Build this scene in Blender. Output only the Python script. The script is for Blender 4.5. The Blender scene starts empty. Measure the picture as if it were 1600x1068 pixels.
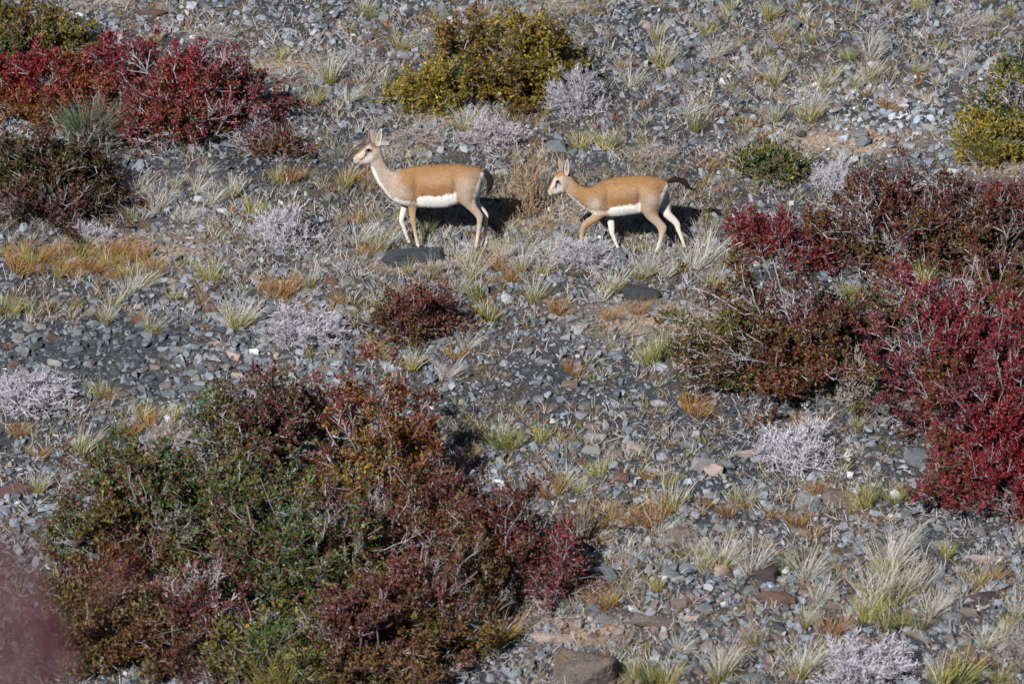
import bpy, bmesh, math, random
import numpy as np
from mathutils import Vector, Matrix

# ------------------------------------------------------------------ camera, sky, sun, exposure
SC = bpy.context.scene
PITCH = math.radians(12.0)
DIST = 46.0
CAM = np.array([0.0, -DIST * math.cos(PITCH), DIST * math.sin(PITCH)])
LENS = 217.0
TANX = 18.0 / LENS
FWD = np.array([0.0, math.cos(PITCH), -math.sin(PITCH)])
RIGHT = np.array([1.0, 0.0, 0.0])
UP = np.array([0.0, math.sin(PITCH), math.cos(PITCH)])

cam_data = bpy.data.cameras.new('camera')
cam_data.lens = LENS
cam_data.sensor_width = 36.0
cam_data.clip_start = 0.5
cam_data.clip_end = 1500.0
cam_data.dof.use_dof = True
cam_data.dof.focus_distance = 46.6
cam_data.dof.aperture_fstop = 2.5
cam = bpy.data.objects.new('camera', cam_data)
cam.location = CAM
cam.rotation_euler = (math.pi / 2 - PITCH, 0, 0)
SC.collection.objects.link(cam)
SC.camera = cam

SUN_DIR = np.array([0.25, 0.50, -0.30]); SUN_DIR /= np.linalg.norm(SUN_DIR)      # the way the light travels
SUN_EL = math.asin(-SUN_DIR[2])
world = bpy.data.worlds.new('World'); SC.world = world
world.use_nodes = True
nt = world.node_tree; nt.nodes.clear()
sky = nt.nodes.new('ShaderNodeTexSky'); sky.sky_type = 'NISHITA'; sky.sun_disc = False
sky.sun_elevation = SUN_EL
sky.sun_rotation = math.atan2(-SUN_DIR[0], -SUN_DIR[1])
sky.altitude = 1500
bg = nt.nodes.new('ShaderNodeBackground'); bg.inputs['Strength'].default_value = 0.05
wo = nt.nodes.new('ShaderNodeOutputWorld')
nt.links.new(sky.outputs[0], bg.inputs[0]); nt.links.new(bg.outputs[0], wo.inputs[0])

sun_data = bpy.data.lights.new('sun', 'SUN')
sun_data.energy = 4.8
sun_data.angle = math.radians(0.53)
sun_data.color = (1.0, 0.98, 0.955)
sun = bpy.data.objects.new('sun', sun_data)
sun.rotation_euler = Vector(SUN_DIR).to_track_quat('-Z', 'Y').to_euler()
SC.collection.objects.link(sun)

SC.view_settings.view_transform = 'Standard'
SC.view_settings.look = 'None'
SC.view_settings.exposure = 0.27
SC.view_settings.gamma = 1.0
SC.view_settings.use_curve_mapping = False
SC.cycles.max_bounces = 5
SC.cycles.diffuse_bounces = 1
SC.cycles.transmission_bounces = 2
SC.cycles.transparent_max_bounces = 4

RNG = np.random.default_rng(11)
COL = SC.collection

# ------------------------------------------------------------------ noise and terrain
def _h(ix, iy, iz, s):
    n = (ix.astype(np.int64) * 374761393 + iy.astype(np.int64) * 668265263 + iz.astype(np.int64) * 1274126177 + s * 974634777) & 0x7fffffff
    n = ((n ^ (n >> 13)) * 1274126177) & 0x7fffffff
    n = n ^ (n >> 16)
    return (n & 0xffff) / 65535.0
def noise3(x, y, z, s=0):
    x, y, z = np.broadcast_arrays(np.asarray(x, float), np.asarray(y, float), np.asarray(z, float))
    ix, iy, iz = np.floor(x), np.floor(y), np.floor(z)
    fx, fy, fz = x - ix, y - iy, z - iz
    fx, fy, fz = [f * f * (3 - 2 * f) for f in (fx, fy, fz)]
    r = 0
    for dx in (0, 1):
        for dy in (0, 1):
            for dz in (0, 1):
                w = (fx if dx else 1 - fx) * (fy if dy else 1 - fy) * (fz if dz else 1 - fz)
                r = r + w * _h(ix + dx, iy + dy, iz + dz, s)
    return r * 2 - 1
def fbm(x, y, z=0.0, s=0, o=3):
    r, a, f = 0, 1.0, 1.0
    for k in range(o):
        r = r + a * noise3(np.asarray(x) * f, np.asarray(y) * f, np.asarray(z) * f, s + k); a *= .5; f *= 2.03
    return r / 1.75
def sstep(a, b, x):
    t = np.clip((np.asarray(x, float) - a) / (b - a), 0, 1); return t * t * (3 - 2 * t)

SLOPE = math.tan(math.radians(20))
PY = [-900, -400, -120, -80, -46, -33, -27, -15, -12, 60, 120, 400, 900]
PZ = [90, 70, 40, 22, 8.0, 5.05, 1.9, -5.3, -12 * SLOPE, 60 * SLOPE, 36, 70, 90]
def benches(x, y):
    def f(u): return -u * np.exp(-u * u / 2)
    z = 0.085 * f((y - (1.22 - 0.03 * x)) / 0.30) * sstep(-1.7, -1.0, x) * sstep(2.4, 1.7, x)      # ledge under the gazelles
    z = z + 0.05 * f((y - (2.42 - 0.03 * x)) / 0.20) * sstep(-3.0, -2.6, x) * sstep(-1.0, -1.4, x)     # trail on the left
    z = z + 0.075 * f((y - (2.72 - 0.155 * (x - .8))) / 0.25) * sstep(.5, 1.1, x) * sstep(6, 4.5, x)          # trail on the right
    return z
def H(x, y):
    x = np.asarray(x, float); y = np.asarray(y, float)
    base = np.interp(y, PY, PZ)
    near = sstep(14, 9, np.abs(x)) * sstep(-12, -8, y) * sstep(14, 9, y)
    n = 0.06 * fbm(x * .8, y * .8, 0, 3) + 0.034 * fbm(x * 2.6, y * 2.6, 0, 9, 4)
    far = 0.5 * fbm(x * .11, y * .11, 0, 21) * sstep(9, 30, np.abs(x) + np.abs(y + 2) * .6) * sstep(-34, -25, y) + 5 * fbm(x * .01, y * .01, 0, 31) * sstep(60, 200, np.hypot(x, y))
    return base + near * (n + benches(x, y)) + far

def ray(px, py):
    px = np.asarray(px, float); py = np.asarray(py, float)
    d = FWD + ((px - 800) / 800 * TANX)[..., None] * RIGHT + ((534 - py) / 800 * TANX)[..., None] * UP
    return d / np.linalg.norm(d, axis=-1, keepdims=True)
def ground_at(px, py):
    """points of the photograph to points on the ground, (n,3)"""
    px = np.atleast_1d(np.asarray(px, float)); py = np.atleast_1d(np.asarray(py, float))
    d = ray(px, py)
    lo = np.full(len(px), 30.0); hi = np.full(len(px), 80.0)
    for _ in range(40):
        m = (lo + hi) / 2
        p = CAM + d * m[:, None]
        above = p[:, 2] > H(p[:, 0], p[:, 1])
        lo = np.where(above, m, lo); hi = np.where(above, hi, m)
    p = CAM + d * hi[:, None]
    p[:, 2] = H(p[:, 0], p[:, 1])
    return p
def project(P):
    q = np.atleast_2d(P) - CAM
    t = q @ FWD
    return 800 + (q @ RIGHT) / t / TANX * 800, 534 - (q @ UP) / t / TANX * 800
def ppm(y):           # photograph pixels per metre at depth y
    return 800 / TANX / ((np.asarray(y) - CAM[1]) * math.cos(PITCH) + 0.0)

# ------------------------------------------------------------------ mesh helpers
def mesh(name, V, F, C=None, smooth=False, mats=()):
    """V (n,3), F list of index arrays of equal-length faces, C (n,3) linear colours"""
    me = bpy.data.meshes.new(name)
    V = np.ascontiguousarray(V, np.float32)
    me.vertices.add(len(V)); me.vertices.foreach_set('co', V.ravel())
    Fs = [np.asarray(f, np.int32) for f in (F if isinstance(F, list) else [F]) if len(f)]
    nl = sum(f.size for f in Fs); npoly = sum(len(f) for f in Fs)
    me.loops.add(nl); me.polygons.add(npoly)
    me.loops.foreach_set('vertex_index', np.concatenate([f.ravel() for f in Fs]) if Fs else np.zeros(0, np.int32))
    tot = np.concatenate([np.full(len(f), f.shape[1], np.int32) for f in Fs])
    st = np.concatenate([[0], np.cumsum(tot)[:-1]]).astype(np.int32)
    me.polygons.foreach_set('loop_start', st)
    me.update(calc_edges=True)
    if C is not None:
        a = me.color_attributes.new('Col', 'FLOAT_COLOR', 'POINT')
        c = np.ones((len(V), 4), np.float32); c[:, :3] = C
        a.data.foreach_set('color', c.ravel())
    (me.shade_smooth if smooth else me.shade_flat)()
    for m in mats: me.materials.append(m)
    return me
def obj(name, me, parent=None, loc=None, rot=None, scale=None):
    o = bpy.data.objects.new(name, me); COL.objects.link(o)
    if parent: o.parent = parent
    if loc is not None: o.location = loc
    if rot is not None: o.rotation_euler = rot
    if scale is not None: o.scale = scale if hasattr(scale, '__len__') else (scale,) * 3
    return o
def tag(o, label=None, cat=None, group=None, kind=None):
    if label: o['label'] = label
    if cat: o['category'] = cat
    if group: o['group'] = group
    if kind: o['kind'] = kind
    return o
def thing(name, loc, label=None, cat=None, group=None, rot=None):
    o = bpy.data.objects.new(name, None); COL.objects.link(o); o.location = loc
    o.empty_display_size = 0.1
    if rot is not None: o.rotation_euler = rot
    return tag(o, label, cat, group)
def unit(v): return v / np.maximum(np.linalg.norm(v, axis=-1, keepdims=True), 1e-9)

def prisms(P0, P1, r0, r1, C, sides=3):
    """tapered prisms between point pairs"""
    n = len(P0)
    d = unit(P1 - P0)
    a = np.where(np.abs(d[:, 2:3]) < .9, np.array([[0, 0, 1.0]]), np.array([[1.0, 0, 0]]))
    u = unit(np.cross(d, a)); w = np.cross(d, u)
    V = np.zeros((n, 2 * sides, 3))
    for k in range(sides):
        c, s = math.cos(2 * math.pi * k / sides), math.sin(2 * math.pi * k / sides)
        o = u * c + w * s
        V[:, k] = P0 + o * np.reshape(r0, (-1, 1)); V[:, sides + k] = P1 + o * np.reshape(r1, (-1, 1))
    base = (np.arange(n) * 2 * sides)[:, None]
    F = []
    for k in range(sides):
        j = (k + 1) % sides
        F.append(np.concatenate([base + k, base + j, base + sides + j, base + sides + k], 1))
    F = np.concatenate(F)
    Cv = np.repeat(np.broadcast_to(C, (n, 3)), 2 * sides, axis=0)
    return V.reshape(-1, 3), F, Cv
def spikes(P0, P1, r, C):
    """three-sided pointed twigs"""
    n = len(P0); d = unit(P1 - P0)
    a = np.where(np.abs(d[:, 2:3]) < .9, np.array([[0, 0, 1.0]]), np.array([[1.0, 0, 0]]))
    u = unit(np.cross(d, a)); w = np.cross(d, u)
    V = np.stack([P0 + r * (u * math.cos(k * 2.0944) + w * math.sin(k * 2.0944)) for k in range(3)] + [P1], 1)
    b = (np.arange(n) * 4)[:, None]
    F = np.concatenate([np.concatenate([b + k, b + (k + 1) % 3, b + 3], 1) for k in range(3)])
    return V.reshape(-1, 3), F, np.repeat(np.broadcast_to(C, (n, 3)), 4, axis=0)
def merge(parts):
    V, F, C, o = [], [], [], 0
    for v, f, c in parts:
        V.append(v); F.append(np.asarray(f) + o); C.append(c); o += len(v)
    byn = {}
    for f in F: byn.setdefault(f.shape[1], []).append(f)
    return np.concatenate(V), [np.concatenate(x) for x in byn.values()], np.concatenate(C)
def polytubes(L, r0, r1, C):
    """L (n,k,3) polylines -> prisms with radius r0 at the start, r1 at the end"""
    n, k, _ = L.shape
    t = np.linspace(0, 1, k)
    r0 = np.broadcast_to(r0, (n,)); r1 = np.broadcast_to(r1, (n,))
    R = r0[:, None] * (1 - t) + r1[:, None] * t
    C = np.broadcast_to(C, (n, 3))
    return prisms(L[:, :-1].reshape(-1, 3), L[:, 1:].reshape(-1, 3), R[:, :-1].ravel(), R[:, 1:].ravel(), np.repeat(C, k - 1, axis=0))
def along(L, i, t):
    k = L.shape[1] - 1
    s = np.clip(t * k, 0, k - 1e-4); a = s.astype(int); f = (s - a)[:, None]
    p0, p1 = L[i, a], L[i, a + 1]
    return p0 * (1 - f) + p1 * f, unit(p1 - p0)

# ------------------------------------------------------------------ materials
def new_mat(name):
    m = bpy.data.materials.new(name); m.use_nodes = True
    n = m.node_tree; b = n.nodes['Principled BSDF']
    return m, n, b
def node(n, t, **kw):
    x = n.nodes.new(t)
    for k, v in kw.items(): setattr(x, k, v)
    return x
def attr_mat(name, rough=.8, spec=.2, noise_scale=0, noise_amt=.25, bump=0, bump_scale=60, translucent=0, stretch=None):
    m, n, b = new_mat(name)
    a = node(n, 'ShaderNodeAttribute', attribute_name='Col')
    src = a.outputs['Color']
    tc = node(n, 'ShaderNodeTexCoord')
    vec = tc.outputs['Object']
    if stretch:
        mp = node(n, 'ShaderNodeMapping'); mp.inputs['Scale'].default_value = stretch
        n.links.new(vec, mp.inputs[0]); vec = mp.outputs[0]
    if noise_scale:
        no = node(n, 'ShaderNodeTexNoise'); no.inputs['Scale'].default_value = noise_scale; no.inputs['Detail'].default_value = 5
        n.links.new(vec, no.inputs['Vector'])
        mr = node(n, 'ShaderNodeMapRange'); mr.inputs[1].default_value = .3; mr.inputs[2].default_value = .7
        mr.inputs[3].default_value = 1 - noise_amt; mr.inputs[4].default_value = 1 + noise_amt
        n.links.new(no.outputs['Fac'], mr.inputs[0])
        mx = node(n, 'ShaderNodeVectorMath', operation='SCALE')
        n.links.new(src, mx.inputs[0]); n.links.new(mr.outputs[0], mx.inputs['Scale'])
        src = mx.outputs[0]
    n.links.new(src, b.inputs['Base Color'])
    b.inputs['Roughness'].default_value = rough
    b.inputs['Specular IOR Level'].default_value = spec
    if bump:
        n2 = node(n, 'ShaderNodeTexNoise'); n2.inputs['Scale'].default_value = bump_scale; n2.inputs['Detail'].default_value = 6
        n.links.new(vec, n2.inputs['Vector'])
        bp = node(n, 'ShaderNodeBump'); bp.inputs['Strength'].default_value = .8; bp.inputs['Distance'].default_value = bump
        n.links.new(n2.outputs['Fac'], bp.inputs['Height']); n.links.new(bp.outputs[0], b.inputs['Normal'])
    if translucent:
        tr = node(n, 'ShaderNodeBsdfTranslucent'); n.links.new(src, tr.inputs['Color'])
        ms = node(n, 'ShaderNodeMixShader'); ms.inputs[0].default_value = translucent
        n.links.new(b.outputs[0], ms.inputs[1]); n.links.new(tr.outputs[0], ms.inputs[2])
        n.links.new(ms.outputs[0], n.nodes['Material Output'].inputs[0])
    return m
M_LEAF = attr_mat('leaf', .5, .3, translucent=.2)
M_TWIG = attr_mat('twig_bark', .85, .15)
M_BLADE = attr_mat('grass_blade', .55, .35, translucent=.15)
M_STONE = attr_mat('slate_stone', .62, .4, 38, .38, .004, 90)
M_BLOCK = attr_mat('slate_block', .6, .4, 14, .45, .012, 22, stretch=(1, 1, 2.6))
M_GRAVEL = attr_mat('gravel_chip', .62, .4)
M_FUR = attr_mat('short_fur', .85, .12, 60, .10, .003, 220)
M_SOIL = attr_mat('gritty_soil', .9, .15, 26, .5, .02, 55)
def flat_mat(name, col, rough, spec=.5):
    m, n, b = new_mat(name); b.inputs['Base Color'].default_value = (*col, 1); b.inputs['Roughness'].default_value = rough
    b.inputs['Specular IOR Level'].default_value = spec
    no = node(n, 'ShaderNodeTexNoise'); no.inputs['Scale'].default_value = 60
    bp = node(n, 'ShaderNodeBump'); bp.inputs['Distance'].default_value = .0005
    n.links.new(no.outputs['Fac'], bp.inputs['Height'])
    if rough > .2: n.links.new(bp.outputs[0], b.inputs['Normal'])
    return m
M_EYE = flat_mat('wet_dark_eye', (.008, .006, .005), .06)
M_HORN = flat_mat('dark_hoof', (.035, .03, .028), .4)

# ------------------------------------------------------------------ ground sheet
SAND = [(455, 105, 60, 22), (690, 185, 60, 14), (1320, 222, 130, 20), (1180, 235, 60, 12), (1560, 262, 60, 18), (240, 390, 120, 30), (1240, 215, 60, 14),
        (900, 985, 90, 22), (700, 1010, 80, 26), (960, 330, 60, 20), (860, 340, 60, 26), (620, 235, 60, 12), (1010, 500, 120, 30), (700, 410, 150, 14)]
def sandiness(px, py):
    s = np.zeros_like(px)
    for cx, cy, w, h in SAND: s = np.maximum(s, np.exp(-(((px - cx) / w) ** 2 + ((py - cy) / h) ** 2)))
    return s
def axis(fine0, fine1, step, lo, hi):
    a = list(np.arange(fine0, fine1 + 1e-6, step)); s = step
    x = a[-1]
    while x < hi: s *= 1.18; x += s; a.append(min(x, hi))
    s = step; x = a[0]; b = []
    while x > lo: s *= 1.18; x -= s; b.append(max(x, lo))
    return np.array(b[::-1] + a)
gx = axis(-6, 6, .065, -800, 800); gy = axis(-6.2, 7.4, .065, -880, 880)
X, Y = np.meshgrid(gx, gy)
Z = H(X, Y)
V = np.stack([X, Y, Z], -1).reshape(-1, 3)
nx, ny = len(gx), len(gy)
I = np.arange(nx * ny).reshape(ny, nx)
F = np.stack([I[:-1, :-1], I[:-1, 1:], I[1:, 1:], I[1:, :-1]], -1).reshape(-1, 4)
px, py = project(V)
s = sandiness(px, py) * (V[:, 1] > -9)
mixn = fbm(V[:, 0] * 1.3, V[:, 1] * 1.3, 0, 50)
grey = np.array([.055, .058, .064]); brown = np.array([.085, .07, .06]); sand = np.array([.33, .24, .175])  # soil grey and brown darkened: shade between stones put into the colour
k = sstep(-.1, .5, mixn)[:, None]
C = grey * (1 - k) + brown * k
s = np.clip(s * (1 + .5 * fbm(V[:, 0] * 5, V[:, 1] * 5, 0, 51)), 0, 1)[:, None]
C = C * (1 - s) + sand * s
ground = obj('ground', mesh('ground', V, F, C, True, (M_SOIL,)))
tag(ground, 'gritty hillside soil under the gravel, darkened to mimic shade between stones', kind='structure')

# ------------------------------------------------------------------ stones
def hull(seed, n=12, sq=(1, .8, .55), power=.75):
    r = np.random.default_rng(seed)
    p = r.normal(size=(n, 3)); p = unit(p) * r.uniform(.8, 1.05, (n, 1))
    p = np.sign(p) * np.abs(p) ** power
    p *= np.array(sq)
    bm = bmesh.new()
    for q in p: bm.verts.new(q)
    res = bmesh.ops.convex_hull(bm, input=bm.verts)
    bmesh.ops.delete(bm, geom=[g for g in res['geom_interior'] if isinstance(g, bmesh.types.BMVert)], context='VERTS')
    bmesh.ops.triangulate(bm, faces=bm.faces)
    bm.verts.ensure_lookup_table(); bm.verts.index_update()
    v = np.array([x.co[:] for x in bm.verts]); f = np.array([[x.index for x in q.verts] for q in bm.faces])
    bm.free()
    v /= np.abs(v[:, :2]).max()
    return v, f
def rotmats(yaw, tx, ty):
    cy, sy = np.cos(yaw), np.sin(yaw); cx, sx = np.cos(tx), np.sin(tx); c2, s2 = np.cos(ty), np.sin(ty)
    n = len(yaw); Rz = np.zeros((n, 3, 3)); Rx = np.zeros((n, 3, 3)); Ry = np.zeros((n, 3, 3))
    Rz[:, 0, 0] = cy; Rz[:, 0, 1] = -sy; Rz[:, 1, 0] = sy; Rz[:, 1, 1] = cy; Rz[:, 2, 2] = 1
    Rx[:, 0, 0] = 1; Rx[:, 1, 1] = cx; Rx[:, 1, 2] = -sx; Rx[:, 2, 1] = sx; Rx[:, 2, 2] = cx
    Ry[:, 1, 1] = 1; Ry[:, 0, 0] = c2; Ry[:, 0, 2] = s2; Ry[:, 2, 0] = -s2; Ry[:, 2, 2] = c2
    return Rx @ Ry @ Rz
STONE_COLS = np.array([.83, .86, .915]) * np.array([[.22, .235, .255], [.17, .182, .20], [.27, .272, .28], [.115, .12, .13], [.22, .195, .18], [.36, .35, .34], [.29, .225, .19], [.165, .13, .12], [.55, .53, .50], [.19, .215, .215]])
STONE_P = np.array([.26, .22, .16, .16, .07, .05, .02, .03, .012, .04]); STONE_P /= STONE_P.sum()
def stone_colours(n, rng, px=None, py=None):
    c = STONE_COLS[rng.choice(len(STONE_COLS), n, p=STONE_P)] * rng.uniform(.7, 1.35, (n, 1))
    if px is not None:
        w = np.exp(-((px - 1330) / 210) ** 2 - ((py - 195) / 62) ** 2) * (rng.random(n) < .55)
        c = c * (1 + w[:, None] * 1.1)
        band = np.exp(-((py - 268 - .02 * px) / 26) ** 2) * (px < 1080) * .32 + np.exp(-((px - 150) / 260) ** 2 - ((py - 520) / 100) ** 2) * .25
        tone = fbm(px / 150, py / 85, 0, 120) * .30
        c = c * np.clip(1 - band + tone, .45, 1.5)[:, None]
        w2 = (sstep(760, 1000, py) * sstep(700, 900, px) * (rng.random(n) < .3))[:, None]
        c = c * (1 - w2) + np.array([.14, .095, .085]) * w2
        s = (sandiness(px, py) * (rng.random(n) < .6))[:, None]
        c = c * (1 - s) + np.array([.26, .22, .19]) * s
    return c
def coarse_field(px, py):
    """how coarse the rubble is, by place"""
    f = .55 + .35 * np.exp(-((px - 300) / 330) ** 2 - ((py - 555) / 110) ** 2) + .5 * sstep(640, 1000, py) * sstep(500, 900, px)
    f += .35 * np.exp(-((px - 1330) / 230) ** 2 - ((py - 190) / 60) ** 2)
    f -= .35 * np.exp(-((px - 850) / 230) ** 2 - ((py - 640) / 90) ** 2)
    trail = (py - (232 + (px - 960) * .085)); f -= .5 * np.exp(-(trail / 16) ** 2) * (px > 940)
    trail = (py - (262)); f -= .35 * np.exp(-(trail / 16) ** 2) * (px > 290) * (px < 620)
    return np.clip(f, .12, 1.5)
def stone_mass(name, n, rmin, rmax, shapes, rng, x0=-5.6, x1=5.6, y0=-5.6, y1=7.0, sink=.25, power=2.0, coarse=False, mat=None):
    x = rng.uniform(x0, x1, n); y = rng.uniform(y0, y1, n)
    p = np.stack([x, y, H(x, y)], -1); px, py = project(p)
    cf = coarse_field(px, py)
    if coarse:
        clump = sstep(-.5, .5, fbm(x * 1.6, y * 1.6, 0, 70))
        keep = rng.random(n) < np.clip(cf * (0.45 + clump), 0, 1)
    else: keep = rng.random(n) < 1.1
    x, y, p, px, py, cf = [q[keep] for q in (x, y, p, px, py, cf)]; n = len(x)
    r = (rmin + (rmax - rmin) * rng.random(n) ** power) * (np.clip(.75 + .35 * cf, .5, 1.25) if not coarse else 1)
    e = .03
    sl_y = (H(x, y + e) - H(x, y - e)) / (2 * e); sl_x = (H(x + e, y) - H(x - e, y)) / (2 * e)
    R = rotmats(rng.uniform(0, 6.283, n), np.arctan(sl_y) + rng.normal(0, .48, n), -np.arctan(sl_x) + rng.normal(0, .48, n))
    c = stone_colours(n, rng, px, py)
    which = rng.integers(0, len(shapes), n)
    parts = []
    for k, (v, f) in enumerate(shapes):
        m = which == k
        q = np.einsum('nij,vj->nvi', R[m], v) * r[m][:, None, None] * rng.uniform(.8, 1.2, (m.sum(), 1, 3))
        q += p[m][:, None, :]
        q[..., 2] += (r[m] * (.45 - sink))[:, None]
        nn = m.sum()
        ff = f[None] + (np.arange(nn) * len(v))[:, None, None]
        parts.append((q.reshape(-1, 3), ff.reshape(-1, 3), np.repeat(c[m], len(v), axis=0)))
    V, F, C = merge(parts)
    o = obj(name, mesh(name, V, F, C, False, (mat or M_GRAVEL,)))
    return o
chips = [hull(100 + i, 6, (1, .75, .55)) for i in range(7)]
shards = [hull(200 + i, 11, (1, .78, .5), .8) for i in range(9)]
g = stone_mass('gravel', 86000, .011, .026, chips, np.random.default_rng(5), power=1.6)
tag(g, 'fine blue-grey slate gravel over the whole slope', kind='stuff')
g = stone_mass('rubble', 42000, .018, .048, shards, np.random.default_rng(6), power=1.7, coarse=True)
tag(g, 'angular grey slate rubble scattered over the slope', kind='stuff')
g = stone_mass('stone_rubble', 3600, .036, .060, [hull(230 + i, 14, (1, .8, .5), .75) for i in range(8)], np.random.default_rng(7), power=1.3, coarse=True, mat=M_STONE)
tag(g, 'larger angular slate pieces lying among the gravel', kind='stuff')

# ------------------------------------------------------------------ labels that single out a thing by look and neighbour
LAND = [('the larger gazelle', 680, 300), ('the smaller gazelle', 975, 330), ('the big olive-yellow shrub', 770, 110), ('the large crimson shrub', 290, 165),
        ('the fiery red shrub', 70, 150), ('the dark left maroon shrub', 70, 300), ('the long lilac cushion', 475, 515),
        ('the round lilac cushion', 438, 355), ('the small maroon shrub', 648, 512), ('the mixed brown-green shrub', 1225, 560), ('the tall crimson shrub', 1520, 650),
        ('the small crimson shrub', 1212, 390), ('the wide purple-brown shrub', 1430, 370), ('the white twig cushion', 1245, 705), ('the maroon-green shrub', 395, 690),
        ('the orange-red shrub', 590, 740), ('the bottom crimson shrub', 800, 860), ('the dark green bush', 1575, 170), ('the big brown block', 918, 1035),
        ('the leftmost lilac cushion', 50, 620), ('the white dead twigs', 1360, 1035), ('the dark slab', 640, 400), ('the rust-coloured patch', 110, 405),
        ('the spindly tan bush', 835, 270), ('the trailside green shrub', 1200, 265)]
def where(px, py):
    d = [(math.hypot(px - x, (py - y) * 1.15), nm, x, y) for nm, x, y in LAND]
    d.sort(); r, nm, x, y = d[0]
    dx, dy = px - x, py - y
    if abs(dx) > 2.2 * abs(dy): w = 'right of' if dx > 0 else 'left of'
    elif abs(dy) > 1.6 * abs(dx): w = 'below' if dy > 0 else 'above'
    else: w = ('below' if dy > 0 else 'above') + (' and right of' if dx > 0 else ' and left of')
    return w + ' ' + nm, r
ORD = ['', 'second ', 'third ', 'fourth ', 'fifth ', 'sixth ', 'seventh ', 'eighth ', 'ninth ', 'tenth ', 'eleventh ', 'twelfth ', 'thirteenth ', 'fourteenth ', 'fifteenth ', 'sixteenth ', 'seventeenth ', 'eighteenth ', 'nineteenth ', 'twentieth ']
PENDING = []
def auto_label(o, look, px, py, cat, group):
    w, r = where(px, py)
    tag(o, None, cat, group); PENDING.append((o, look, w, r))
def settle_labels():
    by = {}
    for o, look, w, r in PENDING: by.setdefault((look, w), []).append((r, o))
    for (look, w), L in by.items():
        L.sort(key=lambda q: q[0])
        for i, (r, o) in enumerate(L):
            if len(L) == 1: o['label'] = look + ' ' + w
            else: o['label'] = (ORD[min(i, 19)] + 'nearest ' + look + ' ' + w)

# ------------------------------------------------------------------ rocks one by one
BLUEGREY = (.15, .165, .18); DARK = (.055, .06, .066); WARM = (.19, .15, .13); PALE = (.30, .29, .28); WHITE = (.62, .60, .56); RED = (.13, .075, .065); PINK = (.40, .31, .27); PURPLE = (.07, .05, .055); TAN = (.24, .20, .15); GREY = (.2, .2, .205)
CNAME = {BLUEGREY: 'blue-grey', DARK: 'dark grey', WARM: 'brownish', PALE: 'pale grey', WHITE: 'white', RED: 'dark red', PINK: 'pinkish', PURPLE: 'purplish black', TAN: 'tan', GREY: 'mid grey'}
def rock_mesh(seed, col, box=False, detail=1, stripes=.25, sq=(1, .75, .6)):
    r = np.random.default_rng(seed)
    if box:
        c = np.array([[x, y, z] for x in (-1, 1) for y in (-1, 1) for z in (-1, 1)], float) * np.array(sq)
        c = c * np.array([1, 1, 1]) * r.uniform(.66, 1.05, (8, 1)) + r.normal(0, .12, c.shape)
        e = r.uniform(-1, 1, (10, 3)); e /= np.abs(e).max(1, keepdims=True); e *= np.array(sq) * r.uniform(.9, 1.08, (10, 1))
        pts = np.concatenate([c, e])
    else:
        pts = r.normal(size=(20, 3)); pts = unit(pts); pts = np.sign(pts) * np.abs(pts) ** .72 * np.array(sq) * r.uniform(.85, 1.1, (20, 1))
    bm = bmesh.new()
    for q in pts: bm.verts.new(q)
    res = bmesh.ops.convex_hull(bm, input=bm.verts)
    bmesh.ops.delete(bm, geom=[g_ for g_ in res['geom_interior'] if isinstance(g_, bmesh.types.BMVert)], context='VERTS')
    if detail:
        bmesh.ops.dissolve_limit(bm, angle_limit=.25, verts=bm.verts, edges=bm.edges)
        bmesh.ops.bevel(bm, geom=list(bm.edges), offset=.035, segments=1, affect='EDGES', clamp_overlap=True)
        bmesh.ops.triangulate(bm, faces=bm.faces)
        for _ in range(detail):
            bmesh.ops.subdivide_edges(bm, edges=[e for e in bm.edges if e.calc_length() > .09], cuts=1)
            bmesh.ops.triangulate(bm, faces=bm.faces)
    else: bmesh.ops.triangulate(bm, faces=bm.faces)
    bm.verts.index_update()
    v = np.array([x.co[:] for x in bm.verts]); f = np.array([[x.index for x in q.verts] for q in bm.faces]); bm.free()
    if detail > 1: v = v + .055 * np.stack([fbm(v[:, 0] * 9, v[:, 1] * 9, v[:, 2] * 14, seed + 30 + k) for k in range(3)], -1)
    if detail: v = v + .06 * np.stack([fbm(v[:, 0] * 2.6, v[:, 1] * 2.6, v[:, 2] * 5, seed + k) for k in range(3)], -1)
    n = fbm(v[:, 0] * 2, v[:, 1] * 2, v[:, 2] * 6, seed + 7)
    c = np.array(col) * (1 + stripes * n)[:, None]
    rust = sstep(.25, .6, fbm(v[:, 0] * 1.5, v[:, 1] * 1.5, v[:, 2] * 1.5, seed + 11))[:, None] * .5
    c = c * (1 - rust) + np.array([.2, .12, .08]) * rust
    return mesh('rock', v, f, c, False, (M_BLOCK if detail > 1 else M_STONE,))
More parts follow.
